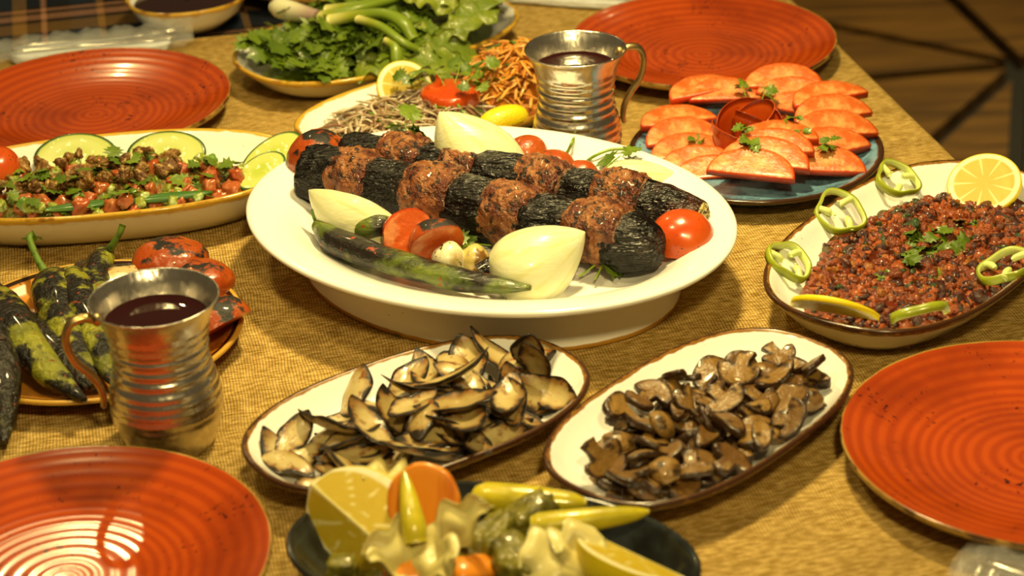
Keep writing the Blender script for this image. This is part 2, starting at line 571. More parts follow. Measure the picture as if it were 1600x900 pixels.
def cloth_nodes(name, kind):
    m = bpy.data.materials.new(name)
    m.use_nodes = True
    nt = m.node_tree
    N, K = nt.nodes, nt.links
    b = N['Principled BSDF']
    b.inputs['Roughness'].default_value = 0.9
    b.inputs['Specular IOR Level'].default_value = 0.15
    co = N.new('ShaderNodeTexCoord').outputs['Object']

    def mth(op, a, c=None):
        q = N.new('ShaderNodeMath')
        q.operation = op
        for i, s in enumerate((a, c)):
            if s is None:
                continue
            if isinstance(s, (int, float)):
                q.inputs[i].default_value = s
            else:
                K.new(s, q.inputs[i])
        return q.outputs[0]

    def noise(s, st, det=3):
        mp = N.new('ShaderNodeMapping')
        mp.inputs['Scale'].default_value = st
        K.new(co, mp.inputs[0])
        n = N.new('ShaderNodeTexNoise')
        n.inputs['Scale'].default_value = s
        n.inputs['Detail'].default_value = det
        K.new(mp.outputs[0], n.inputs['Vector'])
        return n.outputs[0]

    def mix(f, c0, c1):
        x = N.new('ShaderNodeMix')
        x.data_type = 'RGBA'
        K.new(f, x.inputs[0])
        for i, c in ((6, c0), (7, c1)):
            if isinstance(c, tuple):
                x.inputs[i].default_value = c
            else:
                K.new(c, x.inputs[i])
        return x.outputs[2]

    def ramp(f, lo, hi, to=1.0):
        r = N.new('ShaderNodeMapRange')
        r.interpolation_type = 'SMOOTHSTEP'
        r.inputs[1].default_value, r.inputs[2].default_value, r.inputs[4].default_value = lo, hi, to
        K.new(f, r.inputs[0])
        return r.outputs[0]
    sp = N.new('ShaderNodeSeparateXYZ')
    K.new(co, sp.inputs[0])
    x, y = sp.outputs[0], sp.outputs[1]
    if kind == 'burlap':
        wx = mth('MULTIPLY', mth('SUBTRACT', noise(22, (1, 1, 1), 1), 0.5), 0.006)
        wy = mth('MULTIPLY', mth('SUBTRACT', noise(18, (1.1, 0.9, 1), 1), 0.5), 0.006)
        u = mth('MULTIPLY', mth('ADD', x, wx), math.pi / 0.00235)
        v = mth('MULTIPLY', mth('ADD', y, wy), math.pi / 0.00205)
        su, sv = mth('ABSOLUTE', mth('SINE', u)), mth('ABSOLUTE', mth('SINE', v))
        over = mth('MULTIPLY', mth('SINE', u), mth('SINE', v))
        hole = mth('MULTIPLY', ramp(su, 0.0, 0.62), ramp(sv, 0.0, 0.5))
        yarn = noise(1.0, (110, 560, 1), 3)
        yarn2 = noise(1.0, (520, 110, 1), 3)
        patch = noise(16, (0.6, 1.6, 1), 3)
        hgt = mth('ADD', mth('MULTIPLY', hole, 0.7), mth('MULTIPLY', over, 0.3))
        col = mix(ramp(yarn, 0.3, 0.7), A('9c6e22', 1.0), A('e6b25a', 1.0))
        col = mix(ramp(yarn2, 0.4, 0.75, 0.5), col, A('b88438', 0.95))
        col = mix(ramp(patch, 0.5, 0.8, 0.35), col, A('85591c', 0.9))
        tight = ramp(patch, 0.35, 0.7)
        dk = mth('MULTIPLY', mth('SUBTRACT', 1.0, hole), mth('ADD', 0.55, mth('MULTIPLY', tight, 0.40)))
        col = mix(dk, col, A('54340c', 0.85))
        K.new(col, b.inputs['Base Color'])
        bp = N.new('ShaderNodeBump')
        bp.inputs['Strength'].default_value = 0.8
        bp.inputs['Distance'].default_value = 0.0009
        K.new(hgt, bp.inputs['Height'])
        K.new(bp.outputs[0], b.inputs['Normal'])
    else:
        def stripes(t, period, stops):
            f = mth('FRACT', mth('DIVIDE', mth('ADD', t, 10.0), period))
            r = N.new('ShaderNodeValToRGB')
            r.color_ramp.interpolation = 'CONSTANT'
            e = r.color_ramp.elements
            e[0].position, e[0].color = 0, stops[0][1]
            e[1].position, e[1].color = stops[1]
            for p_, c_ in stops[2:]:
                q = e.new(p_)
                q.color = c_
            K.new(f, r.inputs[0])
            return r.outputs[0]
        DK, TN, PK, NV = A('17120c', 0.8), A('8a5c28', 0.9), A('b07048', 0.9), A('1c2428', 0.9)
        a = stripes(x, 0.155, [(0, NV), (0.14, TN), (0.24, DK), (0.34, PK), (0.38, DK), (0.55, NV), (0.74, TN), (0.79, DK)])
        c = stripes(y, 0.135, [(0, PK), (0.07, DK), (0.13, PK), (0.20, DK), (0.26, NV), (0.62, TN), (0.86, DK), (0.93, PK)])
        w = mth('GREATER_THAN', mth('SINE', mth('MULTIPLY', mth('ADD', x, y), 2200)), 0.0)
        col = mix(w, a, c)
        K.new(col, b.inputs['Base Color'])
    MATS[name] = m


cloth_nodes('burlap', 'burlap')
cloth_nodes('plaid', 'plaid')

# ------------------------------------------------------------------ floor, table, cloths
HUB = np.array([1.018, 3.839])
mk('floor', [(-6, -3, -0.03), (7, -3, -0.03), (7, 10, -0.03), (-6, 10, -0.03)], [(0, 1, 2, 3)], 'floor_dark', smooth=False, kind='structure')
floor_o = bpy.data.objects['floor']
cut = [8, 53, 98, 143, 188, 236, 256, 308]
for k, a0 in enumerate(cut):
    a1 = cut[(k + 1) % len(cut)] + (360 if k == len(cut) - 1 else 0)
    am = math.radians((a0 + a1) / 2)
    off = 0.016 / math.sin(math.radians((a1 - a0) / 2))
    ap = HUB + off * np.array([math.cos(am), math.sin(am)])
    n = 5
    arc = [ap + 3.6 * np.array([math.cos(t), math.sin(t)]) for t in np.radians(np.linspace(a0, a1, n))]
    ol = np.array([ap] + arc)
    m = len(ol)
    V = np.concatenate([np.c_[ol, np.full(m, 0.0)], np.c_[ol, np.full(m, -0.029)]])
    Fc = [tuple(range(m))] + [(i, i + m, (i + 1) % m + m, (i + 1) % m) for i in range(m)]
    mk('floor_panel', V, Fc, 'floor_wood', floor_o, smooth=False)

mat('wall_plaster', A('6a4a20', 0.6), 0.9, [dict(s=2, lo=0.3, hi=0.8, c=A('4a3014', 0.6))])
mk('wall_back', [(-6, 9, -0.03), (7, 9, -0.03), (7, 9, 3.0), (-6, 9, 3.0), (-6, 9.1, -0.03), (7, 9.1, -0.03), (7, 9.1, 3.0), (-6, 9.1, 3.0)], [(0, 1, 2, 3), (4, 7, 6, 5), (3, 2, 6, 7), (0, 3, 7, 4), (1, 5, 6, 2)], 'wall_plaster', smooth=False, kind='structure')
TROT = 11.3                     # the table stands turned a little to the camera
TC = np.array([0.297, 2.254])   # far right corner of the burlap
tr = rot(0, 0, TROT)
table = empty('dining_table', (TC[0], TC[1], 0), tr, 'wooden dining table under the burlap and plaid cloths', 'table')


def box(x0, x1, y0, y1, z0, z1):
    V = np.array([(x, y, z) for x in (x0, x1) for y in (y0, y1) for z in (z0, z1)])
    return V, [(0, 1, 3, 2), (4, 6, 7, 5), (0, 4, 5, 1), (2, 3, 7, 6), (0, 2, 6, 4), (1, 5, 7, 3)]


mk('table_top', *box(-1.55, -0.003, -2.0, 0.75, ZT - 0.045, ZT - 0.0085), 'table_wood', table, smooth=False)
for lx in (-1.48, -0.1):
    for ly in (-1.9, 0.65):
        mk('leg', *box(lx - 0.035, lx + 0.035, ly - 0.035, ly + 0.035, 0, ZT - 0.045), 'table_wood', table, smooth=False)


def drape(name, x0, x1, y0, y1, z, hang, m, label, wav=0.0008, step=0.012, th=0.0025):
    """cloth lying on the table and hanging over its right-hand edge (local x = 0)"""
    xs = np.arange(x0, x1 + 1e-6, step)
    xs = np.concatenate([xs, [x1 + 0.004, x1 + 0.007, x1 + 0.008], ])
    zs = np.concatenate([np.zeros(len(xs) - 3), [-0.0008, -0.003, -0.007]])
    nh = 14
    xs = np.concatenate([xs, np.full(nh, x1 + 0.009)])
    zs = np.concatenate([zs, np.linspace(-0.012, -hang, nh)])
    ys = np.arange(y0, y1 + 1e-6, step)
    X, Y = np.meshgrid(xs, ys, indexing='ij')
    Z = np.repeat(zs[:, None], len(ys), 1)
    q = np.stack([X.ravel() * 7, Y.ravel() * 7, Z.ravel() * 3], 1)
    w = vnoise(q, 5).reshape(X.shape)
    hangf = np.clip(-Z / hang, 0, 1)
    X = X + hangf * (0.02 + 0.018 * np.sin(Y * 24 + w))
    Z = Z + np.where(Z == 0, np.minimum(w * wav, 0), 0) + z
    V = np.stack([X.ravel(), Y.ravel(), Z.ravel()], 1)
    V2 = V - np.array([0, 0, th]) * (1 - hangf.ravel())[:, None] - np.array([th, 0, 0]) * hangf.ravel()[:, None]
    n, (nu, nv) = len(V), X.shape
    Fq = np.concatenate([grid_faces(nu, nv), grid_faces(nu, nv)[:, ::-1] + n])
    idx = np.arange(n).reshape(nu, nv)
    bd = np.concatenate([idx[:, 0], idx[-1, 1:], idx[-2::-1, -1], idx[0, -2:0:-1]])
    side = np.stack([bd, bd + n, np.roll(bd, -1) + n, np.roll(bd, -1)], 1)[:, ::-1]
    return mk(name, np.concatenate([V, V2]), np.concatenate([Fq, side]), m, None, (TC[0], TC[1], 0), tr, label=label, cat='tablecloth')


drape('plaid_tablecloth', -1.5, -0.002, 0.001, 0.72, ZT - 0.0035, 0.10, 'plaid', 'dark plaid tablecloth with brown and pink stripes at the far end of the table', step=0.03)
drape('burlap_runner', -1.5, 0.0, -1.95, 0.0, ZT, 0.24, 'burlap', 'coarse tan burlap cloth spread under all the dishes')

# ------------------------------------------------------------------ red plates
def red_plate_mesh():
    Rp, h = 0.135, 0.025
    r = np.concatenate([np.linspace(0.0005, 0.131, 150)])
    zin = 0.0065 + (h - 0.0075) * np.clip((r - 0.062) / 0.070, 0, 1) ** 1.7
    rip = 0.5 + 0.5 * np.cos(2 * np.pi * (r / 0.0088 + 0.25 * np.sin(r * 90)))
    zin = zin + 0.00016 * rip * np.clip(r / 0.012, 0, 1)
    prof = list(zip(r, zin))
    ripl = list(rip)
    riml = [0] * len(r)
    for rr, zz, rm in ((0.1330, h - 0.0006, 0.5), (0.1344, h, 1), (Rp, h - 0.001, 1.0), (Rp, h - 0.003, 0.9), (0.1335, h - 0.0055, 0.8), (0.120, 0.0125, 0.75), (0.095, 0.005, 0.75), (0.080, 0.0025, 0.75), (0.078, 0.0, 0.75), (0.073, 0.0, 0.75), (0.071, 0.003, 0.7), (0.001, 0.003, 0.7)):
        prof.append((rr, zz))
        ripl.append(0.5)
        riml.append(rm)
    V, Fc = lathe(prof, 128)
    return V, Fc, np.repeat(ripl, 128), np.repeat(riml, 128)


V, Fc, ra, rm_ = red_plate_mesh()
rp0 = None
for (x, y), lab, az in (((-0.295, 1.113), 'red ribbed plate with lamp reflections beside the steel mug and charred onions', 20),
                        ((0.356, 1.213), 'red ribbed plate with dark speckles beside the mushroom dish', 140),
                        ((-0.402, 1.902), 'red ribbed plate behind the walnut salad dish', 250),
                        ((0.204, 2.002), 'red plate with faint rings behind the sliced tomatoes', 75),
                        (tuple(at(520, -64, 0.025)[:2]), 'red plate on the plaid cloth, only its edge showing behind the herbs', 300)):
    if rp0 is None:
        rp0 = mk('dinner_plate', V, Fc, 'red_glaze', None, (x, y, ZT), rot(0, 0, az), {'rip': ra, 'rim': rm_}, label=lab, cat='plate', group='red dinner plates')
    else:
        o = rp0.copy()
        COL.objects.link(o)
        M = Matrix(rot(0, 0, az).tolist()).to_4x4()
        M.translation = (x, y, ZT)
        o.matrix_basis = M
        o['label'] = lab

# ------------------------------------------------------------------ dishes
platter = Dish('serving_platter', (-0.0178, 1.5344), 0.2086, 0.1685, -31.7, 2.0, 0.06, 'platter_glaze', 'large white oval footed platter holding the aubergine kebab', 'footed', 'platter', seg=160)
meze = Dish('oval_dish', (0.3285, 1.4922), 0.164, 0.0955, 53, 2.6, 0.040, 'cream_glaze', 'cream oval dish with brown speckled rim holding red chopped paste', cat='dish')
mush = Dish('oval_dish', (0.13, 1.2548), 0.1332, 0.075, 47.4, 2.6, 0.031, 'cream_glaze', 'cream oval dish with brown rim holding sliced mushrooms')
onid = Dish('oval_dish', (-0.0685, 1.2727), 0.1312, 0.0785, 33.1, 2.4, 0.031, 'cream_glaze', 'cream oval dish with dark brown rim holding charred onions')
blue = Dish('blue_plate', (0.2241, 1.725), 0.1165, 0.1135, 53, 2.0, 0.022, 'blue_glaze', 'blue speckled plate with dark rim holding sliced tomatoes', 'plate', 'plate', wall=0.035)
salad = Dish('oval_dish', (-0.3482, 1.6737), 0.1639, 0.0888, 7.4, 2.4, 0.045, 'cream_glaze_light_rim', 'deep cream oval dish holding walnut and tomato salad')
grill = Dish('orange_plate', (-0.3265, 1.4325), 0.117, 0.1165, 0, 2.0, 0.021, 'orange_glaze', 'orange glazed plate with dark ring holding charred peppers', 'plate', 'plate', wall=0.03)
herb = Dish('oval_dish', (-0.1267, 2.0248), 0.1575, 0.0995, 36.9, 2.4, 0.034, 'cream_glaze_light_rim', 'cream oval dish with orange brown rim heaped with green herbs')
shred = Dish('oval_dish', (-0.0488, 1.8512), 0.1588, 0.0862, 34.4, 2.8, 0.029, 'cream_glaze_light_rim', 'cream oval dish holding sliced onion salad and grated carrot')
pick = Dish('black_dish', (-0.0197, 1.0832), 0.1324, 0.0786, -15.1, 2.0, 0.037, 'black_glaze', 'black oval dish holding pickles and lemon wedges')
bowl = Dish('sauce_bowl', tuple(at(291, -10, 0.036)[:2]), 0.066, 0.062, 20, 2.2, 0.036, 'cream_glaze_light_rim', 'cream bowl of dark sauce standing on the plaid cloth', 'bowl', 'bowl', wall=0.03, seg=64)
q = np.linspace(0, 2 * np.pi, 48, endpoint=False)
V = np.concatenate([np.c_[superell(0.056 * s, 0.052 * s, 2.2, q), np.full(48, 0.027 + 0.0005 * (1 - s))] for s in (1.03, 0.9, 0.5, 0.02)])
mk('sauce', V, grid_faces(4, 48, cv=True), 'dark_drink', bowl.o)
del q

# ------------------------------------------------------------------ steel mugs
def mug(px, py, hdir, label, az):
    x, y, _ = at(px, py, 0.117)
    root = empty('mug', (x, y, ZT), rot(0, 0, az), label, 'mug', 'steel mugs')
    root.scale = (0.96, 0.96, 1.114)
    k = spline([(0.031, 0), (0.0335, 0.004), (0.0385, 0.016), (0.0415, 0.030), (0.040, 0.043), (0.0362, 0.055), (0.0345, 0.064), (0.0350, 0.074), (0.0375, 0.086), (0.0425, 0.098), (0.0470, 0.1045)], 110)
    rr, zz = k[:, 0].copy(), k[:, 1]
    ring = np.zeros(len(rr))
    for zc, am, w in ((0.024, 0.0007, 0.0025), (0.031, 0.0008, 0.002), (0.037, 0.0008, 0.002), (0.043, 0.0008, 0.002), (0.049, 0.0009, 0.002), (0.057, 0.0014, 0.0016), (0.0635, 0.0012, 0.0018), (0.0715, 0.0017, 0.0016), (0.079, 0.0012, 0.002), (0.085, 0.001, 0.002)):
        ring += am * np.exp(-((zz - zc) / w) ** 2)
    rr += ring
    prof = [(0.0005, 0.001), (0.029, 0.001)] + list(zip(rr, zz)) + [(0.0474, 0.1052), (0.0470, 0.1058), (0.0462, 0.1055)] + [(r - 0.0013, z) for r, z in zip(rr[::-1], zz[::-1]) if 0.004 < z < 0.1040] + [(0.0005, 0.004)]
    V, Fc = lathe(prof, 96)
    mk('body', V, Fc, 'hammered_steel', root)
    V, Fc = lathe([(0.0005, 0.0905), (0.02, 0.0905), (0.0379, 0.0905), (0.0385, 0.0910)], 64)
    mk('drink', V, Fc, 'dark_drink', root, label='dark red drink')
    c = spline([(0.0455, 0.0985, 0.0030), (0.052, 0.1005, 0.0030), (0.062, 0.098, 0.0030), (0.0665, 0.087, 0.0030), (0.063, 0.073, 0.0030), (0.054, 0.062, 0.003), (0.0475, 0.052, 0.0028), (0.0455, 0.042, 0.0027), (0.0465, 0.036, 0.0022)], 44)
    V, Fc, _ = tube(np.c_[c[:, 0], np.zeros(len(c)), c[:, 1]], c[:, 2], 10)
    V[:, 1] *= 1.45
    hd = mk('handle', V, Fc, 'brass', root, label='brass handle')
    for z in (0.0975,):
        V, Fc = blob(0.004, 0.0045, 0.0045, 0, n=2)
        mk('rivet', V + np.array([0.0425, 0, z]), Fc, 'brass', hd)


mug(240, 465, None, 'hammered steel mug of dark red drink in front of the charred peppers', 200)
mug(899, 76, None, 'hammered steel mug of dark red drink behind the white platter', 15)

# ------------------------------------------------------------------ food materials
CHAR = A('140c06', 0.6)
mat('aubergine_skin', A('140a05', 0.4), 0.3, [dict(s=45, lo=0.5, hi=0.75, c=A('34140a', 0.7)), dict(k='attr', a='end', wob=0.5, s=160, lo=0.45, hi=0.6, c=A('a88038', 0.9), r=0.6)],
    [dict(s=260, st=(0.16, 1, 1), det=3, str=0.9, dist=0.004)], spec=0.4)
mat('aubergine_end', A('140a05', 0.4), 0.3, [dict(s=45, lo=0.45, hi=0.7, c=A('4a2012', 0.8)), dict(k='attr', a='end', wob=0.5, s=160, lo=0.25, hi=0.4, c=A('d8b860', 0.9), r=0.6), dict(k='attr', a='end', wob=0.9, s=300, lo=0.95, hi=1.1, c=A('3a2008'))],
    [dict(s=200, st=(0.3, 1, 1), det=3, str=0.9, dist=0.005)], spec=0.4)
mat('kebab_meat', A('9a4c1c', 0.85), 0.36, [dict(s=130, lo=0.4, hi=0.75, c=A('c07a40', 0.85)), dict(s=48, lo=0.40, hi=0.58, c=A('6a240a', 0.8)), dict(s=170, w=5, lo=0.50, hi=0.64, c=A('280c04', 0.7)), dict(k='attr', a='end', wob=0.7, s=90, lo=0.4, hi=0.7, c=A('c08050', 0.9), f=0.8)],
    [dict(s=330, det=4, str=0.9, dist=0.003), dict(s=120, str=0.6, dist=0.004)], coat=0.15)
mat('tomato_skin', A('d23c0c', 0.82), 0.24, [dict(s=25, lo=0.4, hi=0.75, c=A('dc5414', 0.82)), dict(s=420, det=1, lo=0.68, hi=0.72, c=A('3a1206'), mask=dict(s=40, w=4, lo=0.45, hi=0.6))], coat=0.3, sss=0.12)
mat('tomato_charred', A('b43c0c', 0.75), 0.3, [dict(s=30, lo=0.4, hi=0.75, c=A('c85816', 0.8)), dict(s=42, det=5, w=2, lo=0.53, hi=0.60, c=CHAR, r=0.6)], [dict(s=160, str=0.4, dist=0.002)], coat=0.3, sss=0.08)
mat('tomato_flesh', A('e0541c', 0.9), 0.28, [dict(s=55, lo=0.45, hi=0.65, c=A('f08a48', 0.9)), dict(k='attr', a='rho', wob=0.25, s=60, lo=0.86, hi=0.97, c=A('d83a10', 0.9))], [dict(s=120, str=0.4, dist=0.002)], coat=0.4, sss=0.15)
mat('tomato_slice', A('d45414', 0.8), 0.36, [dict(s=70, lo=0.4, hi=0.7, c=A('e8984a', 0.8)), dict(k='attr', a='rho', wob=0.2, s=80, lo=0.93, hi=1.0, c=A('d83410', 0.85)), dict(s=500, det=1, lo=0.74, hi=0.77, c=A('3a1a0a'))], [dict(s=180, str=0.35, dist=0.0015)], coat=0.12, sss=0.1)
mat('onion_white', A('e8d890', 0.85), 0.32, [dict(s=30, st=(0.12, 1, 1), det=2, lo=0.45, hi=0.75, c=A('d8c468', 0.9), f=0.55), dict(s=20, lo=0.5, hi=0.8, c=A('f8f0cc', 0.92)), dict(k='attr', a='ring', lo=0.55, hi=1.0, c=A('c8b850', 0.9), f=0.45)], [dict(s=90, st=(0.1, 1, 1), str=0.35, dist=0.002)], coat=0.2, sss=0.2)
mat('onion_cut', A('f4ecc0', 0.92), 0.35, [dict(k='attr', a='ring', lo=0.62, hi=0.9, c=A('d0bc60', 0.9), f=0.7)], coat=0.2, sss=0.2)
mat('onion_grilled', A('ccaa60', 0.85), 0.3, [dict(k='rand', lo=0.3, hi=1.0, c=A('a0742c', 0.85), f=0.6), dict(s=40, lo=0.45, hi=0.75, c=A('b08a3c', 0.9)), dict(s=70, w=7, det=5, lo=0.58, hi=0.66, c=A('7a3a0e')), dict(s=380, det=1, lo=0.70, hi=0.73, c=A('a82c08')), dict(k='attr', a='edge', wob=0.9, s=55, lo=0.45, hi=0.85, c=A('8a4a12', 0.8), f=0.8), dict(k='attr', a='edge', wob=1.1, s=80, lo=0.70, hi=0.86, c=A('1e0e04', 0.7), r=0.55)], [dict(s=140, st=(0.3, 1, 1), str=0.3, dist=0.002)], coat=0.12, sss=0.1)
mat('pepper_grilled', A('6e7620', 0.8), 0.34, [dict(s=40, lo=0.35, hi=0.7, c=A('48541a', 0.8)), dict(s=34, det=6, w=3, lo=0.38, hi=0.52, c=A('201408', 0.6), r=0.4), dict(s=160, det=2, w=6, lo=0.66, hi=0.7, c=A('9a2c0c'))], [dict(s=150, st=(0.35, 1, 1), det=4, str=0.7, dist=0.003)], coat=0.25)
mat('pepper_bright', A('a49a20', 0.8), 0.32, [dict(s=40, lo=0.35, hi=0.7, c=A('76721a', 0.8)), dict(s=36, det=6, w=3, lo=0.43, hi=0.51, c=A('160c05', 0.5), r=0.4), dict(s=160, det=2, w=6, lo=0.66, hi=0.7, c=A('8a2c0c'))], [dict(s=170, det=5, str=0.8, dist=0.004)], coat=0.35)
mat('pepper_black', A('1e140a', 0.7), 0.3, [dict(s=60, lo=0.6, hi=0.75, c=A('4a4416', 0.8)), dict(s=120, w=2, lo=0.62, hi=0.7, c=A('6a2008', 0.8))], [dict(s=150, det=4, str=0.9, dist=0.004)], coat=0.5)
mat('pepper_stem', A('5f7a1c', 0.85), 0.5, [dict(s=120, lo=0.5, hi=0.7, c=A('3a3a10', 0.8))])
mat('pickled_pepper', A('d2b41c', 0.92), 0.28, [dict(s=40, lo=0.4, hi=0.7, c=A('b49a14', 0.9))], [dict(s=80, str=0.25, dist=0.002)], coat=0.4, sss=0.15)
mat('gherkin', A('867414', 0.8), 0.36, [dict(s=60, lo=0.4, hi=0.65, c=A('564a0c', 0.8)), dict(k='attr', a='edge', lo=0.93, hi=1.0, c=A('4a4a10', 0.8))], [dict(s=140, str=0.6, dist=0.003)], coat=0.4, sss=0.1)
mat('cabbage', A('e0c468', 0.88), 0.38, [dict(s=30, st=(0.3, 1, 1), lo=0.45, hi=0.7, c=A('c4a444', 0.85), f=0.6)], [dict(s=60, str=0.3, dist=0.003)], coat=0.12, sss=0.25)
mat('carrot', A('ff8a1c', 0.95), 0.32, [dict(s=90, st=(1, 0.15, 1), lo=0.45, hi=0.7, c=A('d85808', 0.9), f=0.7)], coat=0.3, sss=0.15)
mat('lemon_peel', A('e8c012', 0.95), 0.35, [dict(s=30, lo=0.4, hi=0.7, c=A('d8a80c', 0.95), f=0.6)], [dict(k='vor', s=600, str=0.3, dist=0.0008)], coat=0.2, sss=0.1)
mat('lemon_flesh', A('d0a41c', 0.8), 0.45, [dict(s=90, st=(1, 0.3, 1), lo=0.45, hi=0.75, c=A('dcb838', 0.8), f=0.5), dict(k='attr', a='rho', lo=0.78, hi=0.86, c=A('f0dc98', 0.85)), dict(k='attr', a='seg', lo=0.5, hi=0.9, c=A('ecd47c', 0.85), f=0.7), dict(k='attr', a='rho', lo=0.95, hi=0.985, c=A('e8c012', 0.95))], [dict(s=260, str=0.15, dist=0.001)], coat=0.04, spec=0.3, sss=0.1)
mat('ring_green', A('a0a41c', 0.85), 0.3, [dict(s=40, lo=0.4, hi=0.7, c=A('868c16', 0.85)), dict(k='attr', a='inner', lo=0.4, hi=0.9, c=A('d4d468', 0.92))], coat=0.35, sss=0.15)
mat('ring_rib', A('d8d870', 0.92), 0.4, coat=0.2, sss=0.2)
mat('cucumber', A('b4b83a', 0.85), 0.3, [dict(k='attr', a='edge', lo=0.2, hi=0.6, c=A('ccc85c', 0.85), f=0.7), dict(s=200, det=2, lo=0.62, hi=0.68, c=A('e8e498', 0.92)), dict(k='attr', a='edge', wob=0.05, s=80, lo=0.88, hi=0.95, c=A('34581a', 0.8))], coat=0.35, sss=0.15)
mat('cucumber_skin', A('34641a', 0.85), 0.32, [dict(s=50, st=(0.2, 1, 1), lo=0.45, hi=0.7, c=A('6f9426', 0.85))], coat=0.3)
mat('parsley', A('52680e', 0.85), 0.45, [dict(k='rand', lo=0.0, hi=1.0, c=A('7c8c16', 0.85), f=0.6), dict(s=90, lo=0.45, hi=0.7, c=A('38520c', 0.8), f=0.6)], [dict(s=220, str=0.4, dist=0.001)], coat=0.1, sss=0.1)
mat('lettuce', A('74801a', 0.85), 0.4, [dict(s=40, lo=0.4, hi=0.7, c=A('949620', 0.85)), dict(k='rand', lo=0, hi=1, c=A('566a16', 0.8), f=0.6)], [dict(s=120, str=0.6, dist=0.003)], coat=0.15, sss=0.1)
mat('green_stem', A('80961e', 0.9), 0.42, [dict(s=60, lo=0.4, hi=0.7, c=A('5c7c18', 0.88))], coat=0.15)
mat('spring_onion_stalk', A('98981e', 0.85), 0.4, [dict(k='attr', a='len', lo=0.15, hi=0.4, c=A('74861a', 0.85)), dict(k='attr', a='len', lo=0.22, hi=0.0, c=A('d2c060', 0.92))], [dict(s=160, st=(1, 1, 1), str=0.15, dist=0.001)], coat=0.2)
mat('spring_onion_bulb', A('ecdc98', 0.92), 0.35, [dict(k='attr', a='len', lo=0.5, hi=0.9, c=A('a87060', 0.9), f=0.8), dict(s=60, lo=0.55, hi=0.8, c=A('d8c070', 0.9))], coat=0.2, sss=0.1)
mat('mushroom', A('9a6828', 0.8), 0.34, [dict(k='rand', lo=0.1, hi=1.0, c=A('6a3e12', 0.8), f=0.9), dict(s=80, lo=0.5, hi=0.75, c=A('b8863c', 0.8), f=0.6), dict(s=110, w=4, lo=0.48, hi=0.64, c=A('3e220a', 0.75)), dict(k='attr', a='edge', wob=0.6, s=110, lo=0.75, hi=1.0, c=A('3c1e08', 0.8))], [dict(s=220, str=0.5, dist=0.002)], coat=0.25, sss=0.05)
mat('shredded_onion', A('a8804c', 0.85), 0.36, [dict(k='attr', a='tone', lo=0.35, hi=0.8, c=A('d8b884', 0.92)), dict(k='attr', a='tone', lo=0.30, hi=0.05, c=A('8a5434', 0.85)), dict(k='attr', a='tone', lo=0.90, hi=0.93, c=A('5f7c1c'))], coat=0.3, sss=0.15)
mat('grated_carrot', A('d87a1c', 0.9), 0.36, [dict(k='attr', a='tone', lo=0.35, hi=0.8, c=A('eca040', 0.92)), dict(k='attr', a='tone', lo=0.30, hi=0.05, c=A('a84a10', 0.85)), dict(k='attr', a='tone', lo=0.93, hi=0.95, c=A('4a6a14'))], coat=0.3, sss=0.1)
mat('spiced_paste', A('8a3008', 0.8), 0.25, [dict(k='attr', a='tone', lo=0.15, hi=0.5, c=A('b84a0c', 0.8)), dict(k='attr', a='tone', lo=0.55, hi=0.65, c=A('481404', 0.75)), dict(k='attr', a='tone', lo=0.86, hi=0.89, c=A('b05a14', 0.8)), dict(k='attr', a='tone', lo=0.945, hi=0.955, c=A('2c4210', 0.8)), dict(s=220, lo=0.5, hi=0.75, c=A('3e1206', 0.8), f=0.6)], [dict(s=420, str=0.7, dist=0.003)], coat=0.45)
mat('sauce_oil', A('7a240a', 0.7), 0.08, [dict(s=40, lo=0.4, hi=0.7, c=A('4a1606', 0.7))], coat=0.5)
mat('salad_base', A('7a6a24', 0.85), 0.35, [dict(s=120, lo=0.45, hi=0.6, c=A('a05a24', 0.85)), dict(s=160, w=3, lo=0.5, hi=0.62, c=A('4a5c18', 0.85))], [dict(s=200, str=0.8, dist=0.004)], coat=0.4)
mat('tomato_dice', A('b85420', 0.8), 0.3, [dict(k='rand', lo=0, hi=1, c=A('b03c14', 0.9), f=0.7), dict(s=120, lo=0.5, hi=0.7, c=A('c87838', 0.8))], coat=0.3, sss=0.1)
mat('cucumber_dice', A('98982c', 0.8), 0.28, [dict(k='rand', lo=0.3, hi=1, c=A('5f8420', 0.88)), dict(s=120, lo=0.5, hi=0.7, c=A('ccd078', 0.9))], coat=0.4, sss=0.1)
mat('walnut', A('9a5e1c', 0.8), 0.38, [dict(k='rand', lo=0.2, hi=1, c=A('6a3812', 0.85)), dict(s=170, lo=0.5, hi=0.7, c=A('c89444', 0.88))], [dict(s=240, str=0.9, dist=0.003)], coat=0.35)


# ------------------------------------------------------------------ food shapes
def parsley_leaf(s=0.02, seed=0):
    h = np.array([(0, 0.0), (0.16, 0.07), (0.14, 0.34), (0.30, 0.30), (0.34, 0.58), (0.47, 0.36), (0.60, 0.56), (0.64, 0.30), (0.80, 0.36), (0.83, 0.15), (1.0, 0.0)])
    ol = np.concatenate([h, (h * np.array([1, -1]))[-2:0:-1]])
    n = len(ol)
    c = np.array([0.45, 0.0])
    mid = c + (ol - c) * 0.5
    V2 = np.concatenate([[c], mid, ol])
    z = 0.18 * np.abs(V2[:, 1]) - 0.30 * V2[:, 0] ** 2 + 0.10 * vnoise(np.c_[V2 * 4, np.full(len(V2), seed * 1.3)], seed)
    V = np.c_[V2, z] * s
    Fc = [(0, 1 + i, 1 + (i + 1) % n) for i in range(n)] + [(1 + i, 1 + n + i, 1 + n + (i + 1) % n, 1 + (i + 1) % n) for i in range(n)]
    return V, Fc


def mesh_only(name, V, Fc, m, attrs=None):
    o = mk(name, V, Fc, m, attrs=attrs)
    me = o.data
    bpy.data.objects.remove(o)
    return me


LEAF = [mesh_only('leaf', *parsley_leaf(0.021, k), 'parsley') for k in range(5)]


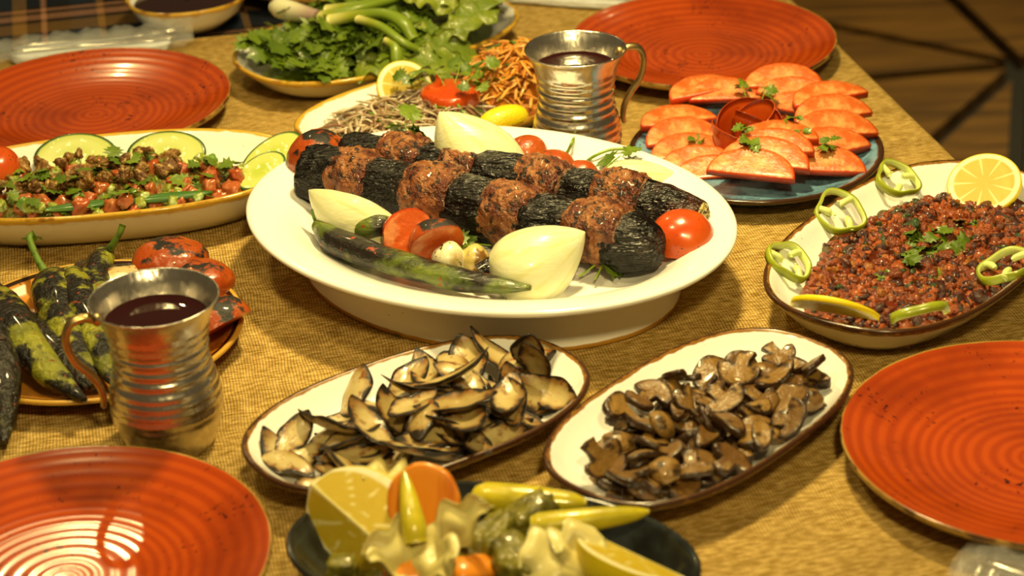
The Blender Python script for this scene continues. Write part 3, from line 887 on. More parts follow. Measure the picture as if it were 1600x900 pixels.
def sprig(loc, az, length=0.05, lift=0.35, label=None, group=None, nleaf=7, seed=0, sc=1.0, curve=0.3, name='parsley_sprig'):
    """a stalk that starts at loc, runs along azimuth az (deg) and carries leaves on its outer half"""
    r = random.Random(seed)
    root = empty(name, loc, rot(0, 0, az), label, 'herb', group)
    L = length
    c = spline([(0, 0, 0.001, 0.0009), (L * 0.35, L * curve * 0.15, L * lift * 0.5, 0.0009), (L * 0.7, L * curve * 0.5, L * lift * 0.85, 0.0008), (L, L * curve, L * lift, 0.0006)], 10)
    V, Fc, _ = tube(c[:, :3], c[:, 3] * sc, 6)
    mk('stem', V, Fc, 'green_stem', root)
    for k in range(nleaf):
        t = 0.45 + 0.55 * k / max(1, nleaf - 1)
        p = c[min(9, int(t * 9))][:3]
        side = (k % 2) * 2 - 1 if k < nleaf - 1 else 0
        M = rot(r.uniform(-40, 40), r.uniform(-35, 20), side * r.uniform(35, 80) + r.uniform(-15, 15)) * sc * r.uniform(0.75, 1.2)
        link('leaf', LEAF[r.randrange(5)], root, p, M)
    return root


def chunk(L, r, seed, kind):
    """piece on a skewer lying along x: aubergine or meat, both with flat-ish ends"""
    n = 56
    s = [(-1, 0.02), (-1, 0.45), (-0.99, 0.8), (-0.95, 0.95)] + [(t, 1.0) for t in np.linspace(-0.86, 0.86, 18)] + [(0.95, 0.95), (0.99, 0.8), (1, 0.45), (1, 0.02)]
    a = np.linspace(0, 2 * np.pi, n, endpoint=False)
    Vs, e = [], []
    for t, q in s:
        bul = 1 + (0.16 if kind == 'meat' else 0.05) * (1 - t * t)
        Vs.append(np.stack([np.full(n, t * L / 2), r * q * bul * np.cos(a), r * q * bul * np.sin(a)], 1))
        e += [1.0 if abs(t) > 0.985 else (0.35 if abs(t) > 0.9 else 0.0)] * n
    V = np.concatenate(Vs)
    rad = np.hypot(V[:, 1], V[:, 2]) / r
    if kind == 'meat':
        d = 0.0022 * fbm(V * 130, seed, 3) + 0.0010 * fbm(V * 420, seed + 5, 2)
    else:
        an = np.arctan2(V[:, 2], V[:, 1])
        q = np.stack([np.cos(an) * 7, np.sin(an) * 7, V[:, 0] * 45], 1)
        d = 0.0016 * fbm(q, seed, 3) + 0.0009 * fbm(V * 60, seed + 3, 2)
    V[:, 1:] *= (1 + d / r)[:, None] * np.clip(rad, 0.2, 1)[:, None] ** 0
    V[:, 0] += np.array(e) * 0.0015 * fbm(V * 200, seed + 9, 2)
    Fc = [tuple(x) for x in grid_faces(len(s), n, cv=True)]
    return V, Fc, np.array(e)


def fruit_wedge(name, px, py, h, axis, roll, L, Rr, a0, a1, om, cm, label, cat, group=None, prof=None, dim=0.0, seed=0, parts=('skin', 'flesh'), ringf=None, seg=None):
    """wedge of a round vegetable: outer skin and cut faces are parts; px, py, h is its centre"""
    c = at(px, py, h)
    Mx = frame(axis) @ rot(roll, 0, 0)
    root = empty(name, c, None, label, cat, group)
    (V, Fc, strp), (Vc, Fcc, rho) = wedge(L, Rr, a0, a1, prof, dim=dim, seed=seed)
    low = min((V @ Mx.T)[:, 2].min(), (Vc @ Mx.T)[:, 2].min())
    root.location = (c[0], c[1], c[2] + low)
    off = np.array([0, 0, -low])
    mk(parts[0], V @ Mx.T + off, Fc, om, root, attrs={'ring': strp})
    at2 = {'rho': rho}
    if ringf:
        at2['ring'] = ringf(rho)
    if seg is not None:
        at2['seg'] = np.abs(np.sin(np.arctan2(Vc[:, 0], np.hypot(Vc[:, 1], Vc[:, 2]) + 1e-6) * seg)) ** 8
    mk(parts[1], Vc @ Mx.T + off, Fcc, cm, root, attrs=at2)
    return root


def onion_prof(t):
    t = np.clip(t, -1, 1)
    return (1 + t) ** 0.42 * (1 - t) ** 0.85 / 1.22 + 0.015


ringy = lambda rho: 0.5 + 0.5 * np.cos(rho * 2 * np.pi * 5.5)


def pepper(name, ctrl, label, m='pepper_grilled', stem=None, cat='pepper', group=None, seed=0, n=26, squash=0.8, noise=0.10):
    """long pepper: ctrl rows (px, py, h, radius); stem rows (px, py, h, radius)"""
    P3 = np.array([np.r_[at(a, b, h), r] for a, b, h, r in ctrl])
    base = P3[0, :3].copy()
    base[2] = P3[:, 2].min() - P3[:, 3].max()
    root = empty(name, base, None, label, cat, group)
    c = spline(P3, n)
    V, Fc, t = tube(c[:, :3] - base, np.maximum(c[:, 3], 0.0006), 20, squash, noise, 55, seed)
    mk('flesh', V, Fc, m, root, attrs={'len': t})
    if stem:
        S = np.array([np.r_[at(a, b, h), r] for a, b, h, r in stem])
        c = spline(S, 12)
        V, Fc, _ = tube(c[:, :3] - base, c[:, 3], 8, noise=0.08, nf=200)
        mk('stem', V, Fc, 'pepper_stem', root)
    return root


# ------------------------------------------------------------------ the kebab on the platter
PF = platter.fl
rowdir = at(1045, 335, 0.06) - at(578, 255, 0.06)
KG = 'pieces of the aubergine kebab'
rows = (('back row', [('A', 578, 0.044), ('M', 634, 0.040), ('A', 682, 0.036), ('M', 722, 0.040), ('A', 788, 0.048), ('M', 850, 0.042), ('A', 915, 0.046), ('M', 970, 0.040), ('E', 1040, 0.064)], (578, 252), 0.171, 0.0225),
        ('front row', [('A', 517, 0.044), ('M', 560, 0.040), ('A', 617, 0.046), ('M', 682, 0.044), ('A', 745, 0.044), ('M', 803, 0.042), ('A', 865, 0.046), ('M', 937, 0.046), ('A', 992, 0.040)], (517, 281), 0.215, 0.0245))
for rn, items, (x0, y0), sl, rr in rows:
    pts = [at(x, y0 + sl * (x - x0), PF + rr) for _, x, _ in items]
    for k, (kd, x, L) in enumerate(items):
        r_ = rr * R.uniform(0.97, 1.04)
        V, Fc, e = chunk(L * 1.08, r_ * (0.97 if kd == 'M' else 0.96),  31 * k + len(rn), 'meat' if kd == 'M' else 'aub')
        Mx = frame(rowdir) @ rot(R.uniform(0, 360), 0, 0)
        Mx = rot(0, R.uniform(-3, 3), R.uniform(-7, 7)) @ Mx
        if k == 8:
            V[:, 1:] *= (1 - 0.45 * np.clip(V[:, 0] / L + 0.45, 0, 1) ** 2)[:, None]
            if rn[0] == 'f':
                e = e * 0.2
        W = V @ Mx.T
        p = pts[k].copy()
        p[2] = ZT + PF - W[:, 2].min() + 0.0003
        where = 'back' if rn[0] == 'b' else 'front'
        nb = ['next to the charred tomato end', 'second from the tomato end', 'third from the tomato end', 'fourth from the tomato end', 'in the middle', 'fourth from the cut aubergine end', 'third from the cut aubergine end', 'second from the cut aubergine end', 'at the cut aubergine end'][k]
        what = 'browned minced meat' if kd == 'M' else ('charred aubergine showing pale flesh' if kd == 'E' else 'charred aubergine')
        mk('kebab_meat' if kd == 'M' else 'aubergine_piece', W, Fc, 'kebab_meat' if kd == 'M' else ('aubergine_end' if kd == 'E' else 'aubergine_skin'), None, p, None, {'end': e},
           label=f'{what} in the {where} kebab row, {nb}', cat='meat' if kd == 'M' else 'aubergine', group=KG)

# tomatoes, onions, peppers and garlic round the kebab
def tomato(px, py, h, ax, roll, rr, label, charred=True, a=(0, 180), seed=0):
    return fruit_wedge('tomato_half', px, py, h, ax, roll, rr * 2.05, rr, a[0], a[1], 'tomato_charred' if charred else 'tomato_skin', 'tomato_flesh', label, 'tomato', 'grilled tomatoes on the platter',
                       prof=lambda t: np.clip(1 - np.abs(t) ** 2.3, 0, 1) ** 0.5, dim=0.03, seed=seed)


tomato(497, 250, PF + 0.024, (0.4, 0.9, 0.1), -10, 0.0265, 'tomato half with a black charred patch at the tomato end of the kebab', a=(-20, 190))
tomato(1066, 376, PF + 0.015, (1, -0.3, 0), 8, 0.0255, 'bright red tomato half beside the cut aubergine end', False)
tomato(640, 368, PF + 0.022, (1, 0.5, 0.15), -112, 0.0215, 'tomato half showing its cut flesh in front of the kebab', False)
tomato(683, 385, PF + 0.019, (1, 0.35, 0.1), -68, 0.0225, 'tomato half with a blackened edge beside the roast garlic')
tomato(824, 243, PF + 0.015, (1, 0.3, 0), 0, 0.018, 'tomato half behind the kebab, next to the large onion quarter')
tomato(866, 268, PF + 0.016, (1, -0.2, 0), 15, 0.019, 'tomato half with char marks behind the kebab, in the middle of three')
tomato(908, 277, PF + 0.013, (1, -0.2, 0), 5, 0.015, 'small tomato half behind the kebab, beside the parsley leaf')
fruit_wedge('onion_quarter', 737, 243, PF + 0.034, (-0.52, 0.06, 0.80), 0, 0.094, 0.042, -60, 130, 'onion_white', 'onion_cut', 'large pale onion quarter standing behind the kebab', 'onion', 'raw onions on the platter', onion_prof, 0.02, 3, ('outer_layer', 'cut_face'), ringy)
fruit_wedge('onion_quarter', 554, 338, PF + 0.020, (-0.80, 0.22, 0.45), 0, 0.086, 0.038, -75, 62, 'onion_white', 'onion_cut', 'pale onion wedge in front of the kebab, above the long green pepper', 'onion', 'raw onions on the platter', onion_prof, 0.02, 5, ('outer_layer', 'cut_face'), ringy)
fruit_wedge('onion_quarter', 846, 409, PF + 0.020, (0.78, 0.10, 0.50), 0, 0.082, 0.036, 60, 235, 'onion_white', 'onion_cut', 'large pale onion quarter in front of the kebab beside the parsley', 'onion', 'raw onions on the platter', onion_prof, 0.02, 7, ('outer_layer', 'cut_face'), ringy)
fruit_wedge('onion_quarter', 1000, 286, PF + 0.014, (0.95, 0.0, 0.15), 0, 0.066, 0.024, 60, 220, 'onion_white', 'onion_cut', 'small onion wedge half hidden behind the kebab', 'onion', 'raw onions on the platter', onion_prof, 0.02, 9, ('outer_layer', 'cut_face'), ringy)
V, Fc = blob(0.019, 0.017, 0.015, 0.06, 2, 4)
mat('onion_banded', A('d8b458', 0.9), 0.35, [dict(s=60, st=(0.5, 0.5, 4), lo=0.42, hi=0.55, c=A('3a1c08', 0.8)), dict(s=120, lo=0.55, hi=0.7, c=A('8a5418', 0.85))], [dict(s=120, str=0.4, dist=0.002)], coat=0.35)
mk('grilled_onion', V + np.array([0, 0, 0.0145]), Fc, 'onion_banded', None, at(802, 266, PF + 0.0145) - np.array([0, 0, 0.0145]), rot(20, 10, 30), label='small grilled onion with dark bands behind the kebab', cat='onion')
mat('garlic', A('e2cc8c', 0.92), 0.36, [dict(s=50, st=(1, 1, 0.3), lo=0.5, hi=0.7, c=A('b08a40', 0.9)), dict(s=180, det=2, lo=0.62, hi=0.68, c=A('4a2a0c'))], coat=0.25, sss=0.15)
mat('garlic_toasted', A('cfa850', 0.92), 0.34, [dict(s=70, st=(1, 1, 0.3), lo=0.48, hi=0.62, c=A('7a4a14', 0.85))], coat=0.3, sss=0.1)
for px, py, r_, m, lb in ((697, 405, 0.0135, 'garlic', 'whole roast garlic bulb, pale, beside the blackened tomato half'), (739, 405, 0.0115, 'garlic_toasted', 'small toasted garlic bulb with brown streaks beside the large onion quarter')):
    V, Fc = blob(r_, r_, r_ * 0.92, 0.04, 2, int(px))
    an = np.arctan2(V[:, 1], V[:, 0])
    V[:, :2] *= (1 + 0.05 * np.cos(an * 6))[:, None]
    top = np.clip(V[:, 2] / r_ - 0.72, 0, 1)
    V[:, 2] += top * r_ * 0.9
    mk('garlic_bulb', V + np.array([0, 0, r_ * 0.92]), Fc, m, None, at(px, py, PF + r_) - np.array([0, 0, r_]), rot(R.uniform(-25, 25), R.uniform(-25, 25), 0), label=lb, cat='garlic', group='roast garlic on the platter')
zf = 0.052
pepper('long_pepper', [(503, 352, zf, 0.009), (522, 374, zf, 0.0125), (560, 392, zf, 0.013), (610, 408, zf, 0.0125), (660, 422, zf, 0.0120), (715, 436, zf, 0.011), (765, 444, zf, 0.009), (800, 448, zf, 0.006), (830, 450, zf, 0.0022)], 'long grilled green pepper along the front edge of the platter', stem=[(504, 356, zf, 0.004), (494, 343, zf + 0.004, 0.0028), (490, 326, zf + 0.012, 0.0024)], seed=2)
pepper('curled_pepper', [(556, 362, PF + 0.014, 0.010), (577, 356, PF + 0.022, 0.0125), (597, 352, PF + 0.024, 0.0115), (612, 358, PF + 0.018, 0.006)], 'short curled pepper with a blackened tip beside the pale onion wedge', seed=4)
pepper('pepper_tip', [(748, 424, zf, 0.008), (765, 414, zf + 0.004, 0.0075), (780, 402, zf + 0.008, 0.005), (787, 393, zf + 0.011, 0.0018)], 'dark pointed pepper tip in front of the large onion quarter', 'pepper_black', seed=6)
PG = 'parsley on the platter'
sprig(at(905, 434, PF + 0.004), 20, 0.045, 0.35, 'fresh parsley sprig at the front edge of the platter', PG, 9, 1)
sprig(at(930, 438, PF + 0.006), 60, 0.040, 0.25, 'fresh parsley sprig tucked under the front kebab meat', PG, 8, 2)
sprig(at(628, 250, PF + 0.012), 70, 0.038, 0.5, 'fresh parsley sprig behind the kebab near the tomato end', PG, 7, 3)
sprig(at(768, 385, PF + 0.004), 200, 0.030, 0.3, 'small parsley sprig between the roast garlic and the onion quarter', PG, 5, 4, 0.8)
sprig(at(925, 280, PF + 0.016), 20, 0.030, 0.4, 'parsley leaf behind the kebab beside the small tomato half', PG, 4, 5, 0.9)
for pts, lb in (([(878, 250), (888, 235), (896, 217), (901, 205)], 'straight bare parsley stalk lying on the platter rim'), ([(905, 262), (925, 246), (950, 235), (972, 233), (984, 237)], 'curved bare parsley stalk lying on the platter rim')):
    c3 = spline([at(a, b, platter.floor(*at(a, b, 0.055)[:2]) + 0.0022) for a, b in pts], 16)
    V, Fc, _ = tube(c3 - c3[0], 0.0014, 6)
    mk('parsley_stalk', V, Fc, 'green_stem', None, c3[0], label=lb, cat='herb', group='parsley stalks')

# ------------------------------------------------------------------ mushrooms
def mushroom_mesh(k):
    r = random.Random(k * 7 + 1)
    ca = 0.0155 * r.uniform(0.85, 1.15)
    if k == 5:                                  # a whole small cap
        V, Fc = blob(ca * 0.8, ca * 0.75, ca * 0.55, 0.08, 1.5, k)
        V[:, 2] = np.where(V[:, 2] < 0, V[:, 2] * 0.45, V[:, 2])
        return V, Fc, np.clip(-V[:, 2] / ca, 0, 1)
    if k % 6 == 4:                                  # a stem piece
        t = np.linspace(0, 2 * np.pi, 22, endpoint=False)
        ol = np.c_[0.017 * np.cos(t), 0.0062 * np.sin(t) * (1 + 0.3 * np.cos(t))]
    else:
        t = np.radians(np.linspace(-8, 188, 15))
        cap = np.c_[ca * np.cos(t), 0.78 * ca * np.sin(t)]
        st = 0.34 * ca
        ol = np.concatenate([cap, [(-0.72 * ca, -0.24 * ca), (-st, -0.12 * ca), (-st * 0.9, -0.5 * ca), (-st * 1.1, -0.85 * ca), (0, -0.92 * ca), (st * 1.1, -0.85 * ca), (st * 0.9, -0.5 * ca), (st, -0.12 * ca), (0.72 * ca, -0.24 * ca)]])
        if k % 6 == 2:
            ol = ol[(ol[:, 0] > -0.25 * ca)]
    V, Fc, e = prism(ol, r.uniform(0.0038, 0.0055))
    V[:, 2] += r.uniform(-14, 14) * V[:, 0] ** 2 + r.uniform(-12, 12) * V[:, 1] ** 2 + 0.0009 * fbm(V * 130, k, 2)
    V[:, :2] *= (1 + 0.10 * fbm(V * 70, k + 3, 2))[:, None]
    return V, Fc, e


def pile(dish, variants, count, uv, tilt, name, matname, attrname, label, cat, group, sink=0.0008, tries=5, heap=None, target=None, seed=1, scale=(0.85, 1.2), flip=0.0):
    """drop copies of the variant meshes one after another; uv() gives a place in the dish"""
    r = random.Random(seed)
    hp = heap or Heap(dish)
    ms = [(mesh_only(name, V, Fc, matname, {attrname: e}), dense(V, Fc)) for V, Fc, e in variants]
    for i in range(count):
        kv = r.randrange(len(ms))
        me, D = ms[kv]
        s = r.uniform(*scale)
        best = None
        for _ in range(tries):
            u, v = uv(r)
            x, y = dish.world(u, v)
            fl_ = 180 if r.random() < flip else 0
            M = rot(r.gauss(0, tilt) + fl_, r.gauss(0, tilt), r.uniform(0, 360)) * s
            W = D @ M.T
            z = hp.rest(W, x, y)
            sc = z + (0 if target is None else -target(x, y))
            if best is None or sc < best[0]:
                best = (sc, x, y, z, M, W, u, v, fl_)
        _, x, y, z, M, W, u, v, fl_ = best
        hp.put(W, x, y, z - sink)
        link(name, me, None, (x, y, ZT + z - sink), M, label(kv, u, v, fl_) if callable(label) else label, cat, group)
    return hp


def ell(u0, v0, au, av):
    def f(r):
        t, q = r.uniform(0, 2 * math.pi), math.sqrt(r.random())
        return u0 + au * q * math.cos(t), v0 + av * q * math.sin(t)
    return f


def zone(u, w, lo, mid, hi):
    return lo if u < -w else (hi if u > w else mid)


def mush_label(k, u, v, fl_):
    what = 'whole small mushroom cap' if k == 5 else {2: 'half slice of brown mushroom', 4: 'mushroom stem piece'}.get(k % 6, 'brown mushroom slice with its stem')
    return f"{what} {zone(u, 0.038, 'in the heap, at the end beside the pickle dish', 'in the middle of the mushroom heap', 'in the heap, at the end beside the paste dish')}"


def onion_label(k, u, v, fl_):
    what = 'charred onion slice, hollow side up,' if fl_ else 'charred onion slice, domed side up,'
    return f"{what} {zone(u, 0.038, 'at the dish end beside the mug', 'in the middle of the onion heap', 'at the dish end beside the mushrooms')}"


pile(mush, [mushroom_mesh(k) for k in range(12)], 118, ell(-0.004, -0.008, 0.106, 0.051), 24, 'mushroom_slice', 'mushroom', 'edge', mush_label, 'mushroom', 'sliced mushrooms', sink=0.0045, tries=7, seed=5)


# ------------------------------------------------------------------ charred onions
def onion_piece(k):
    r = random.Random(k * 13 + 5)
    L, W = r.uniform(0.046, 0.066), r.uniform(0.019, 0.028)
    ku, kv, tw = r.uniform(4, 12), r.uniform(20, 34), r.uniform(-5, 5)
    sk = r.uniform(-0.25, 0.25)

    def fn(u, v):
        w = W / 2 * ((1 - np.abs(u) ** 1.8) ** 0.85 * (1 + sk * u) + 0.05) * (1 + 0.04 * np.sin(u * 7 + k))
        x, y = L / 2 * u, v * w
        z = -kv * y * y - ku * x * x + tw * x * y + 0.0006 * vnoise(np.stack([x.ravel() * 120, y.ravel() * 120, x.ravel() * 0 + k], 1), k).reshape(x.shape)
        return np.stack([x, y, z], 2)
    V, Fc, e = shell(fn, 19, 13, r.uniform(0.0022, 0.0034))
    return V, Fc, e


hp = pile(onid, [onion_piece(k) for k in range(12)], 70, ell(0.000, -0.002, 0.110, 0.057), 18, 'onion_slice', 'onion_grilled', 'edge', onion_label, 'onion', 'charred onion slices', sink=0.0054, tries=6, seed=8, flip=0.4)
for k, (px, py, a, b, c) in enumerate(((840, 545, 70, 20, 60), (825, 540, 60, -30, 100))):
    V, Fc, e = onion_piece(k + 3)
    M = rot(20 * k, a, c)
    W = dense(V, Fc) @ M.T
    x, y, _ = at(px, py + 12, 0.045)
    z = hp.rest(W, x, y) - 0.008
    hp.put(W, x, y, z)
    mk('onion_slice', V, Fc, 'onion_grilled', None, (x, y, ZT + z), M, {'edge': e}, label='charred onion slice standing upright at the back of the onion dish', cat='onion', group='upright charred onion slices')


# ------------------------------------------------------------------ red chopped paste
def mound(dish, m, name, label, cat, au, av, u0, v0, h, amp, fr, seed, p=2.0, extra=None, sub=None):
    """smooth heap filling part of a dish; returns its height function"""
    def hf(x, y):
        u, v = dish.local(x, y)
        r = np.sqrt(((u - u0) / au) ** 2 + ((v - v0) / av) ** 2)
        n = fbm(np.stack([np.ravel(x) * fr, np.ravel(y) * fr, np.zeros(np.size(x))], 1), seed, 3).reshape(np.shape(x))
        return np.maximum(dish.floor(x, y), dish.fl + h * np.clip(1 - r ** p, 0, 1) + amp * n * np.clip(1.3 - r, 0, 1)), r
    n = 90
    t = np.linspace(0, 2 * np.pi, n, endpoint=False)
    Vs = []
    for s in np.linspace(0.01, 1.0, 34):
        x, y = dish.world(u0 + au * s * np.cos(t), v0 + av * s * np.sin(t))
        z, _ = hf(x, y)
        Vs.append(np.stack([x - dish.c[0], y - dish.c[1], z + 0.0004 - (0.0025 if s > 0.99 else 0)], 1))
    V = np.concatenate(Vs)
    o = mk(name, V, grid_faces(34, n, cv=True), m, None, (dish.c[0], dish.c[1], ZT), attrs={'tone': np.full(len(V), 0.4)}, label=label, cat=cat, kind='stuff')
    return (lambda x, y: hf(x, y)[0]), o


def crumbs(dish, hf, n, u0, v0, au, av, size, m, name, label, cat, seed, sq=(0.6, 1.4), lift=0.0, lev=1):
    """countless small pieces on a heap, one object"""
    g = np.random.default_rng(seed)
    Vi, Fi = ico(lev)
    Fi = np.array(Fi)
    t, q = g.uniform(0, 2 * np.pi, n), np.sqrt(g.random(n))
    x, y = dish.world(u0 + au * q * np.cos(t), v0 + av * q * np.sin(t))
    z = hf(x, y)
    Vs, Fs, tn = [], [], []
    for i in range(n):
        s = size * g.choice([0.6, 0.8, 1.0, 1.2, 1.7]) * g.uniform(0.8, 1.2)
        M = rot(*g.uniform(0, 360, 3))
        d = 1 + 0.5 * vnoise(Vi * 1.9 + i * 3.1, i)
        W = (Vi * d[:, None] * s * g.uniform(sq[0], sq[1], 3)) @ M.T
        Vs.append(W + np.array([x[i] - dish.c[0], y[i] - dish.c[1], z[i] + s * g.uniform(-0.55, 0.35) + lift]))
        Fs.append(Fi + i * len(Vi))
        tn.append(np.full(len(Vi), g.random()))
    return mk(name, np.concatenate(Vs), np.concatenate(Fs), m, None, (dish.c[0], dish.c[1], ZT), attrs={'tone': np.concatenate(tn)}, label=label, cat=cat, kind='stuff')


hf, _ = mound(meze, 'sauce_oil', 'paste_sauce', 'dark red oily sauce under the chopped paste in the dish', 'sauce', 0.152, 0.083, 0.0, -0.003, 0.017, 0.0045, 55, 3, 8.0)
crumbs(meze, hf, 3600, 0.0, -0.004, 0.143, 0.075, 0.0027, 'spiced_paste', 'chopped_paste', 'finely chopped spicy red tomato and pepper paste', 'food', 4, lev=2)


def pepper_ring(px, py, h, rr, tilt, label, seed, half=False, squash=1.0):
    r = random.Random(seed)
    root = empty('pepper_ring', at(px, py, h), rot(0, 0, 16) @ rot(-42, 0, 0) @ rot(0, 0, 180) if half else rot(*tilt), label, 'pepper', 'green pepper rings')
    n = 40
    t = np.linspace(0, math.pi if half else 2 * math.pi, n, endpoint=half)
    rad = rr * (1 + 0.07 * np.cos(3 * t + seed) + 0.04 * np.cos(5 * t + 2 * seed))
    w, hh = 0.0026, 0.0035
    Vs, inn = [], []
    for d, z, q in ((0, -hh, 0), (0.0006, 0, 0), (0, hh, 0), (-w * 0.5, hh * 1.1, 0.4), (-w, hh * 0.9, 1), (-w * 1.1, 0, 1), (-w, -hh * 0.9, 1), (-w * 0.5, -hh * 1.1, 0.4)):
        Vs.append(np.stack([(rad + d) * np.cos(t), (rad + d) * np.sin(t) * squash, np.full(n, z)], 1))
        inn += [q] * n
    V = np.concatenate(Vs)
    mk('wall', V, grid_faces(8, n, cu=True, cv=not half), 'ring_green', root, attrs={'inner': inn})
    for k in range(0 if half else 3):
        a = 2 * math.pi * k / 3 + seed
        p0 = np.array([math.cos(a), math.sin(a) * squash, 0]) * rr * 0.92
        p1 = np.array([math.cos(a + 0.5), math.sin(a + 0.5) * squash, 0.0]) * rr * 0.35
        V, Fc, _ = tube(spline([p0, (p0 + p1) / 2 + np.array([0, 0, 0.0015]), p1], 7), [0.0035, 0.003, 0.0028, 0.0028, 0.003, 0.0028, 0.0018], 8, noise=0.15, nf=200, seed=k)
        rb = mk('rib', V, Fc, 'ring_rib', root)
        V, Fc = blob(0.0016, 0.0012, 0.0008, 0, n=1)
        mk('seed', V + p1 + np.array([r.uniform(-.003, .003), r.uniform(-.003, .003), 0.002]), Fc, 'ring_rib', rb)
    return root


pepper_ring(1312, 332, 0.0375, 0.0210, (30, 12, 0), 'green pepper ring on the dish rim between two other rings', 1)
pepper_ring(1402, 280, 0.0375, 0.0205, (30, 8, 30), 'green pepper ring on the dish rim next to the tomato plate', 2, squash=0.9)
pepper_ring(1233, 408, 0.036, 0.0195, (22, 24, 10), 'green pepper ring on the rounded end of the paste dish', 3, squash=0.95)
pepper_ring(1572, 415, 0.039, 0.0240, (-8, -14, 30), 'green pepper ring on the outer rim of the paste dish', 4, squash=0.8)
pepper_ring(1434, 492, 0.034, 0.0225, (0, 0, 0), 'half ring of green pepper lying along the front rim of the paste dish', 5, half=True)


def lemon_slice(px, py, h, rr, M, label, full=True, th=0.005):
    t = np.linspace(0, 2 * math.pi if full else math.pi, 108, endpoint=not full)[:108]
    ol = np.c_[rr * np.cos(t), rr * np.sin(t)]
    V, Fc, e = prism(ol, th) if full else prism(np.concatenate([ol, [(0, 0)]]), th)
    if not full:
        e = np.clip(np.hypot(V[:, 0], V[:, 1]) / rr, 0, 1)
    a = np.arctan2(V[:, 1], V[:, 0])
    sg = np.abs(np.cos(a * 4.5)) ** 14
    return mk('lemon_slice', V, Fc, 'lemon_flesh', None, at(px, py, h), M, {'rho': e, 'seg': sg}, label=label, cat='lemon', group='lemon slices')


lemon_slice(1538, 288, 0.036, 0.031, rot(26, -18, 0), 'round lemon slice leaning at the far end of the paste dish')
lemon_slice(1305, 486, 0.033, 0.034, rot(0, 0, -24) @ rot(-42, 0, 0) @ rot(0, 0, 180), 'half lemon slice lying along the front rim of the paste dish', False)
r_ = random.Random(3)
for k in range(46):
    x, y = meze.world(r_.gauss(0.012, 0.026), r_.gauss(-0.004, 0.012))
    o = link('parsley_leaf', LEAF[r_.randrange(5)], None, (x, y, ZT + float(hf(np.array([x]), np.array([y]))[0]) + r_.uniform(0.003, 0.007)), rot(r_.uniform(-35, 35), r_.uniform(-35, 35), r_.uniform(0, 360)) * r_.uniform(0.5, 0.95), 'chopped parsley leaf scattered on the red paste', 'herb', 'parsley on the red paste')

# ------------------------------------------------------------------ tomato plate
def half_moon(rr, th, k):
    t = np.linspace(0, math.pi, 26)
    ol = np.c_[rr * np.cos(t), rr * 0.82 * np.sin(t)]
    V, Fc, e = prism(ol, th)
    e = np.clip(np.sqrt((V[:, 0] / rr) ** 2 + (V[:, 1] / (rr * 0.82)) ** 2), 0, 1)
    V[:, 2] += 0.0006 * fbm(V * 110, k, 2)
    return V, Fc, e


TS = [half_moon(0.037, 0.0075, k) for k in range(3)]
TSM = [mesh_only('tomato_slice', V, Fc, 'tomato_slice', {'rho': e}) for V, Fc, e in TS]
hb = Heap(blue)
fans = (('tomato slice fanned along the platter side of the blue plate', [(1062, 205, 20, 1.0), (1070, 219, 16, 1.0), (1082, 236, 10, 1.05), (1096, 251, 2, 1.0), (1112, 262, -8, 0.9)]),
        ('tomato slice fanned at the far edge of the blue plate', [(1105, 178, 15, 1.0), (1135, 180, 5, 0.95), (1222, 172, -12, 1.0), (1236, 184, -22, 0.95), (1246, 196, -30, 0.9)]),
        ('tomato slice fanned along the cloth edge side of the blue plate', [(1298, 198, 12, 1.0), (1302, 213, 10, 1.0), (1306, 228, 12, 1.05), (1296, 246, 10, 1.1), (1284, 272, -2, 1.05)]),
        ('tomato slice fanned along the near edge of the blue plate', [(1216, 254, -4, 0.95), (1206, 266, -10, 1.0), (1192, 278, -16, 1.1), (1172, 288, -14, 1.05)]))
for lb, lst in fans:
    for i, (px, py, az, s) in enumerate(lst):
        M = rot(0, 0, az) @ rot(26 if i else 12, 0, 0) @ rot(0, 0, R.uniform(-8, 8)) * s
        V, Fc, e = TS[i % 3]
        W = dense(V, Fc) @ M.T
        x, y, _ = at(px, py, 0.018)
        z = hb.rest(W, x, y) - (0.006 if i else 0.0)
        hb.put(W, x, y, z)
        link('tomato_slice', TSM[i % 3], None, (x, y, ZT + z), M, lb.replace('slice', 'slice, ' + ('undermost', 'second', 'third', 'fourth', 'uppermost')[i if i < len(lst) - 1 else 4] + ','), 'tomato', 'tomato slices on the blue plate')
c = at(1172, 205, 0.0)
x, y, _ = at(1172, 216, 0.02)
root = empty('tomato_rose', (x, y, ZT + blue.fl), None, 'tomato peel rose in the middle of the blue plate', 'tomato')
for k, (rr, a0, sw, hh) in enumerate(((0.034, 200, 150, 0.030), (0.032, 330, 150, 0.036), (0.030, 90, 160, 0.040), (0.021, 20, 200, 0.045), (0.013, 220, 230, 0.043))):
    def fn(u, v, rr=rr, a0=a0, sw=sw, hh=hh, k=k):
        a = np.radians(a0 + sw / 2 * u)
        q = rr * (0.86 + 0.16 * (v + 1) / 2)
        z = hh * (v + 1) / 2 * (1 - 0.35 * u * u) + 0.0005
        return np.stack([q * np.cos(a), q * np.sin(a), z], 2)
    V, Fc, e = shell(fn, 22, 8, 0.0035)
    mk('peel', V, Fc, 'tomato_skin', root)
for k, (px, py, az) in enumerate(((1110, 190, 200), (1165, 165, 90), (1165, 212, 250), (1212, 205, 330), (1226, 214, 310), (1190, 170, 60), (1115, 262, 200), (1225, 190, 20), (1165, 228, 270), (1270, 232, 10))):
    x, y, _ = at(px, py, 0.035)
    z = float(hb.H[hb.cells(np.array([[x, y]]))][0]) if (k not in (1, 2, 3, 5)) else 0.043
    sprig((x, y, ZT + z), az, 0.016, 0.4, 'small parsley piece sprinkled on the sliced tomatoes', 'parsley on the tomato plate', 4, k + 20, 0.55)

